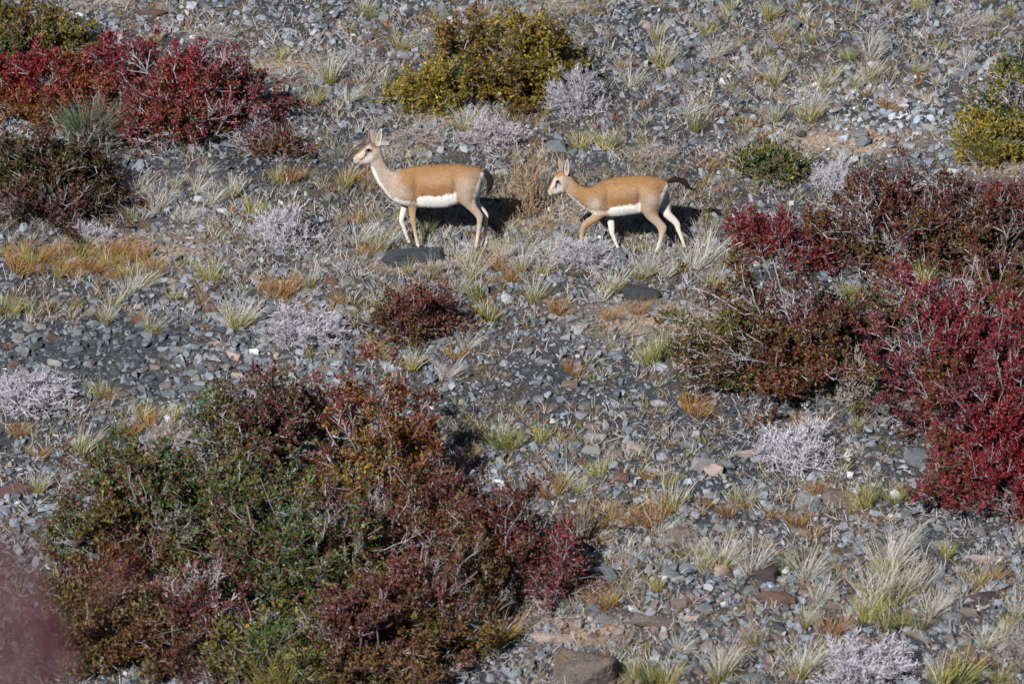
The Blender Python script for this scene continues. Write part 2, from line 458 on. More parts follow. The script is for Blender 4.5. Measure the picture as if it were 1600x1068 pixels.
# px, py of the middle of the base, width px, height px, colour, boxy, label or None
ROCKS = [
 (640, 415, 108, 46, DARK, 1, 'dark cracked slate slab under the front feet of the larger gazelle'),
 (597, 405, 34, 24, BLUEGREY, 0, 'blue-grey stone touching the left end of the dark slab'),
 (1002, 470, 62, 34, DARK, 1, 'flat-topped dark block below the smaller gazelle'),
 (1068, 112, 36, 22, BLUEGREY, 0, 'smooth blue-grey stone on the upper slope left of a red-brown one'),
 (1128, 104, 38, 24, RED, 0, 'domed red-brown stone on the upper slope'),
 (868, 238, 40, 36, BLUEGREY, 0, 'upright blue-grey boulder behind the spindly tan bush'),
 (918, 1074, 104, 92, (.12, .095, .082), 1, 'largest block, rust-brown and grey, at the bottom edge'),
 (862, 1006, 96, 28, PINK, 0, 'long pinkish slab just above the big brown block'),
 (1312, 792, 62, 46, WARM, 0, 'blunt brown-grey boulder under the white twig cushion'),
 (1262, 795, 46, 44, GREY, 0, 'pointed grey stone left of the blunt brown-grey boulder'),
 (1062, 848, 64, 34, WARM, 0, 'rounded brown boulder in orange herbs at lower right'),
 (1196, 912, 34, 34, PURPLE, 1, 'upright purplish black stone among pale grass at lower right'),
 (1268, 137, 34, 16, WHITE, 0, 'bright white stone on the upper right slope'),
 (1252, 144, 20, 9, WHITE, 0, 'small white stone beside the bright white one'),
 (1487, 270, 20, 14, WHITE, 0, 'single white stone on the trail at right'),
 (1322, 156, 36, 11, PALE, 0, 'pale flat slab on the upper right slope'),
 (1214, 178, 46, 24, BLUEGREY, 0, 'wide blue-grey slab at the foot of the upper right slope'),
 (1236, 190, 50, 20, DARK, 0, 'dark slanting slab above the trail at right'),
 (1405, 92, 26, 16, BLUEGREY, 0, 'small dark blue stone on the upper right slope'),
 (18, 775, 70, 24, RED, 0, 'long red-brown stone at the left edge'),
 (235, 28, 56, 24, RED, 0, 'dark red boulder near the top left corner'),
 (390, 68, 42, 16, RED, 0, 'low reddish rock above the top-left crimson shrub'),
 (1178, 1066, 66, 24, BLUEGREY, 0, 'smooth blue-grey boulder at the bottom edge'),
 (1217, 948, 56, 30, RED, 0, 'rusty brown rock with orange foot at lower right'),
 (724, 428, 46, 16, DARK, 0, 'dark pointed rock below the larger gazelle'),
 (900, 436, 54, 18, DARK, 0, 'dark hollowed rock below the smaller gazelle'),
 (1010, 524, 46, 26, TAN, 0, 'banded tan rock above the green-yellow herb'),
 (930, 690, 40, 22, PALE, 0, 'pale rock in the middle of the lower gravel'),
 (900, 702, 26, 18, BLUEGREY, 0, 'square blue rock in the middle of the lower gravel'),
 (1120, 745, 36, 26, PINK, 0, 'pointed pink-grey stone left of the white twig cushion'),
 (1098, 735, 44, 26, PALE, 0, 'flat pale stone left of the white twig cushion'),
 (1155, 712, 60, 14, PINK, 0, 'low pink slab against the white twig cushion'),
 (545, 405, 44, 20, WARM, 0, 'brown-grey rock left of the dark slab'),
 (1165, 870, 50, 24, RED, 0, 'dark red rock beside the pale grass at lower right'),
 (1128, 900, 24, 28, PINK, 0, 'upright pink stone left of the purplish black one'),
 (1082, 970, 32, 14, PINK, 0, 'rounded pink stone right of the big brown block'),
 (1030, 985, 90, 30, WARM, 0, 'broad brown-grey rock right of the pinkish slab'),
 (1090, 1012, 50, 16, PURPLE, 0, 'flat purplish slab right of the big brown block'),
 (785, 960, 34, 34, DARK, 1, 'dark leaning slab at the foot of the bottom crimson shrub'),
 (940, 910, 50, 34, BLUEGREY, 0, 'blue-grey rock below right of the bottom crimson shrub'),
 (1545, 880, 56, 20, PINK, 0, 'pink-grey slab with orange herbs at lower right edge'),
 (1540, 945, 60, 30, PURPLE, 0, 'dark purplish rock at the lower right edge'),
 (1440, 730, 50, 40, BLUEGREY, 0, 'blue-grey boulder left of the tall crimson shrub'),
 (1385, 660, 34, 18, GREY, 0, 'grey stone between the brown-green and crimson shrubs'),
 (505, 585, 40, 24, WARM, 0, 'light brown split stone below the long lilac-grey twig cushion'),
 (370, 590, 24, 14, PINK, 0, 'salmon-coloured stone in the grey rubble'),
 (275, 555, 46, 26, GREY, 0, 'mid grey block in the left rubble'),
 (300, 612, 50, 18, BLUEGREY, 0, 'flat blue-grey slab in the left rubble'),
 (220, 512, 36, 24, BLUEGREY, 0, 'ribbed blue stone in the left rubble'),
 (100, 462, 26, 10, PALE, 0, 'pale flat stone below the rust-coloured herb patch'),
 (785, 275, 26, 16, PALE, 0, 'pale stone behind the back of the larger gazelle'),
 (770, 388, 40, 28, GREY, 0, 'grey angular stone behind the hind hooves of the larger gazelle'),
 (1075, 408, 46, 24, BLUEGREY, 0, 'blue-grey stone under the hind hoof of the smaller gazelle'),
 (965, 405, 30, 30, BLUEGREY, 0, 'blue-grey stone beside the far front hoof of the smaller gazelle'),
]
rr = np.random.default_rng(77)
n_more = 300 - len(ROCKS)
taken = [(r[0], r[1]) for r in ROCKS]
SHRUB_BOXES = [(170, 80, 430, 250), (0, 30, 200, 380), (630, 35, 910, 185), (1140, 330, 1600, 830), (1060, 460, 1390, 660), (80, 610, 900, 1068), (0, 860, 120, 1068)]
def in_shrub(x, y): return any(a < x < c and b < y < d for a, b, c, d in SHRUB_BOXES)
zones = [(0, 440, 560, 640, .34), (1120, 100, 1600, 250, .26), (900, 640, 1600, 1060, .30), (200, 0, 1600, 200, .06), (380, 390, 1100, 700, .12)]
tries = 0
while len(ROCKS) < 300 and tries < 20000:
    tries += 1
    z = rr.choice(5, p=[.30, .16, .30, .10, .14]); a, b, c, d, _ = zones[z]
    x, y = rr.uniform(a, c), rr.uniform(b, d)
    if in_shrub(x, y) or any(math.hypot(x - u, (y - v) * 1.6) < 20 for u, v in taken): continue
    if 540 < x < 1110 and 360 < y < 400: continue
    lim = 1.0 + .45 * max(0, (y - 500) / 560)
    w = rr.uniform(18, 32) * lim
    col = [BLUEGREY, DARK, WARM, PALE, GREY, RED, PINK, TAN][rr.choice(8, p=[.32, .18, .12, .10, .22, .02, .02, .02])]
    ROCKS.append((x, y, w, w * rr.uniform(.4, .62), col, 0, None)); taken.append((x, y))
RM = {}
def rock_variant(i, col):
    k = (i, col)
    if k not in RM: RM[k] = rock_mesh(400 + i * 13, col, False, 0 if i > 2 else 1)
    return RM[k]
P = ground_at([r[0] for r in ROCKS], [r[1] for r in ROCKS])
for i, (x, y, w, h, col, box, lab) in enumerate(ROCKS):
    p = P[i]; S = float(ppm(p[1])); W = w / S / 2
    if lab and 690 < y < 1000: W *= 1.2; h *= 1.25
    if lab:
        me = rock_mesh(900 + i, col, bool(box), 4 if w > 85 else (2 if w > 40 else 1), sq=(1, .72, .62))
        rot = (rr.normal(.12, .08), rr.normal(0, .08), rr.uniform(-.3, .3)); sc = (W, min(W, .62 * h / S), .66 * h / S)
    else:
        me = rock_variant(int(rr.integers(0, 7)), col)
        sc = (W, W * rr.uniform(.8, 1.1), W * rr.uniform(.65, 1.0)); rot = (.3 + rr.normal(0, .25), rr.normal(0, .25), rr.uniform(-.5, .5) + (math.pi if rr.random() < .5 else 0))
    q = np.array([p[0], p[1] + sc[1] * .6, 0]); q[2] = H(q[0], q[1]) + sc[2] * .06
    o = obj('rock', me, None, q, rot, sc)
    if lab: tag(o, lab, 'rock')
    else: auto_label(o, CNAME[col] + ' ' + ('slab' if sc[2] / W < .8 else 'lump of rock'), x, y, 'rock', 'rocks scattered over the slope')

# ------------------------------------------------------------------ shrubs
def hemi(rng, n, low=-.1):
    a = rng.uniform(0, 2 * math.pi, n); s = rng.uniform(low, 1, n)
    c = np.sqrt(np.clip(1 - s * s, 0, 1))
    return np.stack([c * np.cos(a), c * np.sin(a), s], -1)
def wiggle(rng, p0, d, L, k, amt, up=0.0):
    n = len(p0); out = np.zeros((n, k, 3)); out[:, 0] = p0; dd = d.copy()
    for i in range(1, k):
        dd = unit(dd + rng.normal(0, amt, (n, 3)) + np.array([0, 0, up]))
        out[:, i] = out[:, i - 1] + dd * (L / (k - 1))[:, None]
    return out
def grow(rng, W, D, Hh, n0, n1, n2, gfun, spread=.3, l1=(.08, .19), l2=(.04, .10), rad=(.008, .0045, .0028), upright=.0, lump=.26, amt=.20, twigcol=(.3, .27, .28), low=-.05, stem=1.0):
    """stems, side branches and twigs filling an uneven dome; W, D full widths, Hh height"""
    a = rng.uniform(0, 6.283, n0); r = np.sqrt(rng.random(n0)) * spread
    s0 = np.stack([np.cos(a) * r * W / 2, np.sin(a) * r * D / 2, np.zeros(n0)], -1); s0[:, 2] = gfun(s0[:, 0], s0[:, 1])
    e = hemi(rng, n0, low); ph = rng.uniform(0, 50)
    lm = 1 + lump * 1.6 * noise3(e[:, 0] * 2 + ph, e[:, 1] * 2, e[:, 2] * 2 + ph, 5)
    R = (rng.uniform(.55, 1, n0) ** .6 * lm)[:, None]
    e = e * R * np.array([W / 2, D / 2, Hh]) * stem; e[:, 2] = np.maximum(e[:, 2], .04 * Hh)
    e[:, 2] += gfun(e[:, 0], e[:, 1]) * .9
    ctl = s0 * .5 + e * .5 + np.stack([-e[:, 0] * .18, -e[:, 1] * .18, np.abs(Hh * .12 * np.ones(n0))], -1) + rng.normal(0, .03 * W, (n0, 3))
    t = np.linspace(0, 1, 6)[None, :, None]
    L0 = s0[:, None] * (1 - t) ** 2 + 2 * ctl[:, None] * t * (1 - t) + e[:, None] * t ** 2
    L0[:, 1:-1] += rng.normal(0, .012 * W, (n0, 4, 3))
    i = rng.integers(0, n0, n1); tt = rng.uniform(.28, 1, n1)
    p, d = along(L0, i, tt)
    d = unit(d + rng.normal(0, .75, (n1, 3)) + np.array([0, 0, upright]))
    L1 = wiggle(rng, p, d, rng.uniform(*l1, n1), 4, amt, .05 + upright * .2)
    i = rng.integers(0, n1, n2); tt = rng.uniform(.15, 1, n2)
    p, d = along(L1, i, tt)
    d = unit(d + rng.normal(0, .7, (n2, 3)) + np.array([0, 0, upright]))
    L2 = wiggle(rng, p, d, rng.uniform(*l2, n2), 2, amt, .05 + upright * .2)
    tc = np.array(twigcol)
    cc = lambda n: tc * rng.uniform(.6, 1.3, (n, 1))
    parts = [polytubes(L0, rad[0], rad[1], cc(n0) * .62), polytubes(L1, rad[1], rad[2], cc(n1)), spikes(L2[:, 0], L2[:, -1], rad[2] * 1.15, cc(n2))]
    return parts, L0, L1, L2
def leaves(rng, L1, L2, n, size, palette, gfun, seed, zmax, jitter=.012, aspect=.62, mix=.28, freq=2.2):
    """n leaf blades set along the twigs; palette: list of (colour, weight bias at the tips)"""
    m = int(n * .72)
    i = rng.integers(0, len(L2), m); p, d = along(L2, i, rng.uniform(.1, 1.0, m))
    j = rng.integers(0, len(L1), n - m); p2, d2 = along(L1, j, rng.uniform(.4, 1.0, n - m))
    p = np.concatenate([p, p2]) + rng.normal(0, jitter, (n, 3)); d = np.concatenate([d, d2])
    keep = p[:, 2] > gfun(p[:, 0], p[:, 1]) + .008
    bare = fbm(p[:, 0] * 3.1, p[:, 1] * 3.1, p[:, 2] * 3.1, seed + 333)
    keep[keep] = (rng.random(keep.sum()) < sstep(-.42, .02, bare[keep]) * .93 + .07)
    p, d = p[keep], d[keep]; n = len(p)
    ax = unit(d * .6 + rng.normal(0, .6, (n, 3)) + np.array([0, -.1, .25]))
    nrm = unit(np.cross(ax, rng.normal(size=(n, 3)))); sd = np.cross(ax, nrm)
    s = size * rng.uniform(.45, 1.45, n)[:, None]
    V = np.stack([p, p + ax * s * .75 + sd * s * aspect * .55, p + ax * s * .95 - sd * s * aspect * .45], 1)
    # colours: patches of the palette by place in the shrub
    K = len(palette); cols = np.array([c[0] for c in palette]); bias = np.array([c[1] for c in palette])
    tip = np.clip(p[:, 2] / max(zmax, .05), 0, 1.2)
    sc = np.stack([fbm(p[:, 0] * freq, p[:, 1] * freq, p[:, 2] * freq, seed + 17 * q, 2) + bias[q] * (tip - .5) + (palette[q][2] if len(palette[q]) > 2 else 0) for q in range(K)], -1)
    sc = sc + rng.normal(0, mix, sc.shape)
    c = cols[np.argmax(sc, -1)] * rng.uniform(.55, 1.6, (n, 1))
    F = np.arange(n * 3).reshape(-1, 3)
    return V.reshape(-1, 3), F, np.repeat(c, 3, axis=0)

CRIM = (.19, .016, .024); CRIM2 = (.24, .032, .042); MAG = (.15, .035, .055); MAR = (.125, .034, .036); MAR2 = (.09, .036, .032); BRN = (.14, .068, .028); ORG = (.26, .065, .022); RUST = (.18, .07, .02)
OLV = (.13, .11, .024); YEL = (.34, .25, .03); YOL = (.25, .18, .022); GRN = (.075, .11, .03); GRN2 = (.13, .17, .04); BGR = (.07, .14, .085); PNK = (.30, .18, .22)
PALET = dict(
 crimson=[(CRIM, .1), (CRIM2, .2), (MAR, -.1, 0), (MAG, .2, -.05), (RUST, -.3, -.22), (BRN, -.5, -.3)],
 fiery=[(CRIM, .2), (RUST, -.3), (CRIM2, .3), (ORG, 0, -.05)],
 darkmar=[(MAR, .3), (MAR2, 0), (BRN, -.1), (OLV, -.4, -.1), (RUST, -.3, -.2)],
 olive=[(YOL, 0), (YEL, .1), (OLV, -.2), (RUST, .3, -.25), (BRN, .1, -.2)],
 darkolive=[(OLV, 0, .1), (BRN, 0), (YOL, .1, -.1), (GRN, 0)],
 mixed=[(BRN, 0, .08), (OLV, 0), (MAR, .35, .05), (GRN, -.1, -.15), (RUST, -.1, -.1), (GRN2, 0, -.4), (MAR2, 0)],
 purple=[(MAR, .35), (BRN, -.1), (MAR2, 0), (CRIM, .1, -.3), (OLV, -.3, -.15)],
 margreen=[(MAR, .45), (GRN, -.1), (MAR2, .1), (OLV, -.15), (BGR, -.1, -.3), (BRN, 0)],
 orangered=[(ORG, .15, 0), (CRIM, .2, -.15), (RUST, .1, .05), (MAR, 0, .08), (OLV, -.4), (YOL, -.2, -.2)],
 greenmar=[(GRN, 0, .05), (OLV, 0), (MAR, .25, -.1), (GRN2, 0, -.15), (BRN, 0), (BGR, 0, -.2)],
 broom=[(BGR, 0), (GRN2, -.2, -.1), (GRN, 0, .05), ((.04, .07, .035), .2), (YOL, -.5, -.1)], yellowgreen=[(YOL, 0), (GRN2, 0), (YEL, .2)],
 darkbrown=[(MAR2, .2, .05), ((.075, .042, .026), 0, .1), (MAR, .3, -.05), ((.07, .07, .022), -.2)],
 lime=[(YEL, .1), (YOL, 0), (GRN2, -.1)],
 magenta=[(MAG, .2), (MAR, 0), (CRIM, .1), (PNK, .1, -.2)])
# base middle px,py | width px, height px | palette | leaf density | twig colour | label
LILAC = (.56, .53, .58); PALETW = (.42, .39, .42); GREYTW = (.32, .29, .30)
SHRUBS = [
 (35, 132, 250, 120, 'darkolive', 1.0, GREYTW, 'dark olive shrub in the top left corner'),
 (70, 228, 310, 150, 'fiery', 1.0, GREYTW, 'fiery red and orange shrub at the left edge under the olive one'),
 (290, 250, 290, 185, 'crimson', .7, PALETW, 'large crimson shrub with pale twigs at upper left'),
 (185, 190, 190, 120, 'crimson', .9, GREYTW, 'crimson shrub joining the fiery one and the large one at upper left'),
 (425, 252, 105, 34, 'purple', .7, GREYTW, 'low dull red shrub at the foot of the large upper left one'),
 (75, 388, 300, 190, 'darkbrown', 1.0, GREYTW, 'dark maroon and brown shrub at the left edge'),
 (785, 184, 300, 168, 'olive', 1.0, GREYTW, 'big olive-yellow shrub on the upper slope above the larger gazelle'),
 (1592, 240, 130, 175, 'broom', .9, PALETW, 'dark green upright bush at the right edge on the upper slope'),
 (1555, 262, 125, 88, 'yellowgreen', .9, GREYTW, 'yellow-green shrub at the foot of the dark green bush'),
 (1200, 294, 118, 54, 'darkolive', .9, PALETW, 'low olive-green shrub on the edge of the trail'),
 (672, 186, 130, 84, 'lime', 1.1, GREYTW, 'lime-yellow shrub against the left foot of the big olive-yellow one'),
 (1212, 434, 175, 104, 'crimson', 1.0, GREYTW, 'small crimson shrub right of the smaller gazelle'),
 (1410, 462, 290, 215, 'purple', .8, PALETW, 'wide purple-brown shrub with grey twigs right of the small crimson one'),
 (1560, 475, 230, 215, 'purple', .8, GREYTW, 'purple-red shrub at the right edge above the tall crimson one'),
 (1420, 535, 130, 84, 'purple', .8, PALETW, 'low purple-brown shrub between the wide one and the tall crimson one'),
 (1555, 580, 200, 170, 'purple', .8, PALETW, 'mauve-red shrub at the right edge behind the tall crimson one'),
 (1232, 662, 385, 225, 'mixed', 1.0, PALETW, 'mixed brown and green shrub with bare grey twigs below the small crimson one'),
 (1492, 705, 225, 260, 'crimson', .85, GREYTW, 'bright crimson shrub standing left against the tall one at the right edge'),
 (1575, 835, 280, 330, 'crimson', .85, GREYTW, 'tall crimson shrub at the right edge'),
 (648, 548, 155, 80, 'darkmar', .9, GREYTW, 'small maroon shrub alone in the gravel below the larger gazelle'),
 (395, 800, 260, 205, 'margreen', .85, PALETW, 'maroon-topped green shrub standing highest of the bottom thicket'),
 (592, 845, 240, 250, 'orangered', .85, PALETW, 'orange-red shrub in the middle of the bottom thicket'),
 (205, 930, 290, 225, 'greenmar', .9, GREYTW, 'green shrub with maroon patches at the left of the bottom thicket'),
 (785, 960, 235, 210, 'darkmar', .72, GREYTW, 'dark crimson shrub at the right end of the bottom thicket'),
 (450, 1000, 310, 240, 'greenmar', .95, GREYTW, 'dense green shrub at the heart of the bottom thicket'),
 (650, 1070, 300, 215, 'darkmar', .85, GREYTW, 'brown-maroon shrub at the bottom edge in the middle'),
 (190, 1085, 300, 185, 'darkmar', .8, GREYTW, 'maroon shrub at the bottom edge left of the middle'),
 (320, 905, 270, 200, 'greenmar', .8, PALETW, 'green and brown shrub between the highest and the leftmost of the bottom thicket'),
 (560, 965, 240, 190, 'mixed', .8, PALETW, 'brown-green shrub with grey twigs below the orange-red one'),
 (690, 880, 190, 150, 'darkmar', .8, GREYTW, 'small dark shrub wedged between the orange-red and dark crimson ones'),
 (868, 945, 110, 120, 'crimson', .5, GREYTW, 'thin crimson shrub at the far right foot of the bottom thicket'),
 (130, 1010, 190, 150, 'darkmar', .8, GREYTW, 'brown shrub below the leftmost green one of the bottom thicket'),
 (310, 1075, 260, 170, 'purple', .8, PALETW, 'maroon-purple shrub at the bottom edge below the dense green one'),
 (560, 1110, 260, 170, 'darkmar', .8, GREYTW, 'lowest brown shrub cut by the bottom edge'),
 (495, 705, 130, 90, 'margreen', .6, PALETW, 'small reddish outlier on top of the bottom thicket'),
 (420, 1110, 260, 150, 'darkolive', .6, GREYTW, 'dull olive shrub with straw stems at the bottom edge'),
]
SCAT = {'crimson': 'crimson shrub'}
def shrub(i, px, py, w, h, pal, dens, tw, label, p=None, leaf=.0285, cat='shrub'):
    rng = np.random.default_rng(3000 + i)
    if p is None: p = ground_at(px, py)[0]
    S = float(ppm(p[1])); W = w / S; D = min(.62 * W, 1.0 * h / S); Hh = max((h / S - .26 * D) / .978, .08)
    c = np.array([p[0], p[1] + D / 2, 0]); c[2] = H(c[0], c[1])
    g = lambda x, y: H(c[0] + x, c[1] + y) - c[2]
    A = W * Hh + .4 * W * D
    n0 = int(30 + 34 * A); n1 = int(340 * A + 80); n2 = int(2300 * A + 300)
    parts, L0, L1, L2 = grow(rng, W * 1.14, D * 1.1, Hh * 1.1, n0, n1, n2, g, twigcol=tw, rad=(.0062, .0034, .0021), upright=.25, stem=1.0)
    root = thing('shrub', c, label, cat, 'leafy shrubs on the slope')
    V, F, C = merge(parts[:1]); o = obj('branch', mesh('branch', V, F, C, False, (M_TWIG,)), root); tag(o, kind='stuff')
    V, F, C = merge(parts[1:]); o = obj('twigs', mesh('twigs', V, F, C, False, (M_TWIG,)), root); tag(o, kind='stuff')
    n = int(36000 * A * dens)
    V, F, C = leaves(rng, L1, L2, n, leaf, PALET[pal], g, 600 + i * 40, Hh + .2 * D)
    o = obj('foliage', mesh('foliage', V, F, C, False, (M_LEAF,)), root); tag(o, kind='stuff')
    return root
for i, s_ in enumerate(SHRUBS): shrub(i, *s_)
# the bush on the near bank below the camera, far out of focus
pn = np.array([-.95, -33.1, 0.0]); pn[2] = H(pn[0], pn[1])
rng = np.random.default_rng(99)
gn = lambda x, y: H(pn[0] + x, pn[1] + y) - pn[2]
parts, L0, L1, L2 = grow(rng, .92, .6, 1.88, 50, 420, 2600, gn, twigcol=(.15, .085, .095), rad=(.008, .004, .0025), spread=.4, upright=.4)
near = thing('shrub', pn, 'blurred magenta-grey bush close to the viewer in the bottom left corner', 'shrub')
V, F, C = merge(parts); tag(obj('twigs', mesh('twigs', V, F, C, False, (M_TWIG,)), near), kind='stuff')
V, F, C = leaves(rng, L1, L2, 10000, .022, PALET['magenta'], gn, 5, 1.4)
tag(obj('foliage', mesh('foliage', V, F, C, False, (M_LEAF,)), near), kind='stuff')

# ------------------------------------------------------------------ bare twig cushions
FLAT = lambda x, y: np.zeros_like(x)
def cushion_mesh(seed, ratio, tw, n0=70, n1=620, n2=4300, upright=.35, rad=(.006, .0036, .0026)):
    rng = np.random.default_rng(seed)
    parts, *_ = grow(rng, 1, .75, ratio, n0, n1, n2, FLAT, spread=.55, l1=(.08, .15), l2=(.035, .08), rad=tuple(np.array(rad)), upright=upright, amt=.3, twigcol=tw, lump=.2, low=0)
    V, F, C = merge(parts[:1]); a = mesh('branch', V, F, C, False, (M_TWIG,))
    V, F, C = merge(parts[1:]); b = mesh('twigs', V, F, C, False, (M_TWIG,))
    return a, b
CUSH = [cushion_mesh(50, .42, LILAC), cushion_mesh(51, .40, LILAC), cushion_mesh(52, .5, LILAC), cushion_mesh(53, .42, (.54, .46, .50)), cushion_mesh(54, .5, (.54, .50, .52), 34, 300, 1700)]
CUSHB = [cushion_mesh(57 + k, (.36, .46)[k], [(.44, .38, .36), (.50, .42, .38)][k], 50, 420, 2400) for k in range(2)]
SPARSE = [cushion_mesh(60 + k, .75, (.56, .52, .54), 20, 110, 520, .6) for k in range(2)]
TANB = cushion_mesh(70, 1.15, (.50, .35, .22), 60, 340, 1500, 1.0)
CUSHIONS = [
 (438, 397, 132, 84, 0, 'round lilac-white twig cushion left of the larger gazelle'),
 (473, 550, 160, 76, 1, 'long lilac-grey twig cushion in the gravel at centre left'),
 (42, 664, 165, 96, 2, 'pale lilac twig cushion at the left edge above the bottom thicket'),
 (912, 424, 118, 68, 2, 'lilac twig cushion in front of the legs of the smaller gazelle'),
 (1246, 752, 178, 98, 0, 'wide white twig cushion below the mixed brown and green shrub'),
 (1356, 1085, 185, 100, 1, 'thick white dead twigs at the bottom edge at right'),
 (772, 245, 112, 66, 3, 'pinkish twig cushion above the back of the larger gazelle'),
 (903, 192, 112, 106, 2, 'grey-lilac twig cushion right of the big olive shrub'),
 (396, 236, 100, 66, 0, 'pale pink twig cushion growing out of the large crimson shrub'),
 (1205, 372, 100, 46, 0, 'white twigs right behind the small crimson shrub'),
 (1305, 306, 100, 62, 0, 'lilac twig cushion on the edge of the trail at right'),
 (142, 392, 96, 50, 0, 'pale twigs poking out below the dark maroon left shrub'),
 (1596, 1045, 90, 84, 3, 'pink-grey twig cushion in the bottom right corner'),
 (260, 705, 100, 56, 3, 'pinkish white twigs at the upper left of the bottom thicket'),
 (232, 1020, 80, 54, 3, 'pink-white twigs inside the bottom thicket'),
 (1020, 262, 84, 44, 4, 'faint lilac twigs above the tail of the smaller gazelle'),
 (655, 232, 110, 40, 4, 'faint grey twigs behind the ears of the larger gazelle'),
 (150, 26, 120, 44, 4, 'grey-white twigs at the top edge near the left'),
 (332, 76, 96, 44, 4, 'grey-white twigs above the large crimson shrub'),
 (880, 26, 80, 34, 4, 'grey-white twigs at the top edge above the big olive shrub'),
 (1375, 52, 90, 54, 5, 'sparse spreading grey twigs near the top edge at right'),
 (562, 114, 78, 72, 5, 'sparse grey twigs on the upper slope left of the big olive shrub'),
 (1262, 172, 70, 44, 5, 'sparse grey twigs beside the bright white stone'),
 (1170, 1010, 60, 40, 4, 'loose grey twigs at lower right'),
 (1515, 60, 90, 46, 4, 'grey twigs near the top edge at far right'),
 (826, 340, 100, 140, 6, 'spindly tan bush between the two gazelles'),
 (600, 300, 60, 40, 4, 'faint twigs in front of the neck of the larger gazelle'),
 (1330, 640, 90, 90, 4, 'bare grey twigs in the mixed brown and green shrub'),
 (590, 850, 110, 110, 4, 'bare grey twigs in front of the orange-red shrub'),
 (200, 800, 110, 60, 4, 'bare grey twigs in the left green shrub'),
]
P = ground_at([c[0] for c in CUSHIONS], [c[1] for c in CUSHIONS])
for i, (x, y, w, h, v, lab) in enumerate(CUSHIONS):
    p = P[i]; S = float(ppm(p[1])); W = w / S * 1.03; h = h * 1.05
    a, b = (CUSH + [SPARSE[i % 2], TANB])[v] if not (v == 4 or (v == 3 and i > 8)) else CUSHB[i % 2]
    ratio = [.42, .40, .5, .42, .42, .75, 1.15][v]
    Hh = max((h / S - .2 * W) / .978, .08) if v < 5 else h / S * .95
    c = np.array([p[0], p[1] + W * (.3 if v < 5 else .1), 0]); c[2] = H(c[0], c[1]) - .01
    root = thing('dry_shrub', c, lab, 'dry shrub', 'bare twiggy cushion shrubs', (.30 if v < 5 else .05, 0, RNG.uniform(-.5, .5) + (math.pi if i % 2 else 0)))
    if i % 2: root.rotation_euler.x *= -1
    root.scale = (W, W, Hh / ratio)
    tag(obj('branch', a, root), kind='stuff'); tag(obj('twigs', b, root), kind='stuff')

# ------------------------------------------------------------------ green brooms and herbs
def blades(rng, n, L, wid, spread, lean, c0, c1, bend=.35, base=.06, segs=3, roll=None):
    a = rng.uniform(0, 6.283, n); r = np.sqrt(rng.random(n)) * base
    p0 = np.stack([np.cos(a) * r, np.sin(a) * r, np.full(n, -.01)], -1)
    d = unit(np.stack([np.cos(a) * rng.random(n) * spread + lean[0], np.sin(a) * rng.random(n) * spread + lean[1], np.ones(n)], -1) + rng.normal(0, .08, (n, 3)))
    l = L * (.25 + .85 * rng.random(n) ** .8)
    pts = [p0]; dd = d
    out = unit(d * np.array([1, 1, 0]) + rng.normal(0, .2, (n, 3)) * np.array([1, 1, 0]))
    for k in range(segs):
        dd = unit(dd + out * bend / segs * rng.uniform(.3, 1.5, (n, 1)) - np.array([0, 0, bend * .3 / segs]))
        pts.append(pts[-1] + dd * (l / segs)[:, None])
    side = unit(np.cross(d, rng.normal(size=(n, 3))))
    # blades are narrow folded strips: left edge, right edge per level, a point at the top
    V = []
    W = [1, .95, .7, .4, .3][:segs]
    for k in range(segs):
        V += [pts[k] + side * wid * W[k] / 2, pts[k] - side * wid * W[k] / 2]
    V.append(pts[segs])
    nv = 2 * segs + 1
    V = np.stack(V, 1)
    b = (np.arange(n) * nv)[:, None]
    Q = [np.concatenate([b + 2 * k, b + 2 * k + 1, b + 2 * k + 3, b + 2 * k + 2], 1) for k in range(segs - 1)]
    T = np.concatenate([b + 2 * segs - 2, b + 2 * segs - 1, b + 2 * segs], 1)
    t = np.array([(k // 2) / segs for k in range(2 * segs)] + [1.0])
    t = np.clip(t * 1.25, 0, 1)
    C = (np.array(c0) * (1 - t)[:, None] + np.array(c1) * t[:, None])[None] * rng.uniform(.65, 1.3, (n, 1, 1))
    return V.reshape(-1, 3), [np.concatenate(Q) if Q else np.zeros((0, 4), int), T], C.reshape(-1, 3)
def merge_mixed(parts):
    V, C, o = [], [], 0; byn = {}
    for v, fs, c in parts:
        V.append(v); C.append(c)
        for f in fs:
            if len(f): byn.setdefault(f.shape[1], []).append(f + o)
        o += len(v)
    return np.concatenate(V), [np.concatenate(x) for x in byn.values()], np.concatenate(C)
STRAW = (.56, .52, .43); STRAW2 = (.62, .60, .55); YG = (.30, .27, .06); YB = (.42, .33, .10); GG = (.16, .22, .07); ORN = (.42, .22, .07); RST = (.33, .15, .06)
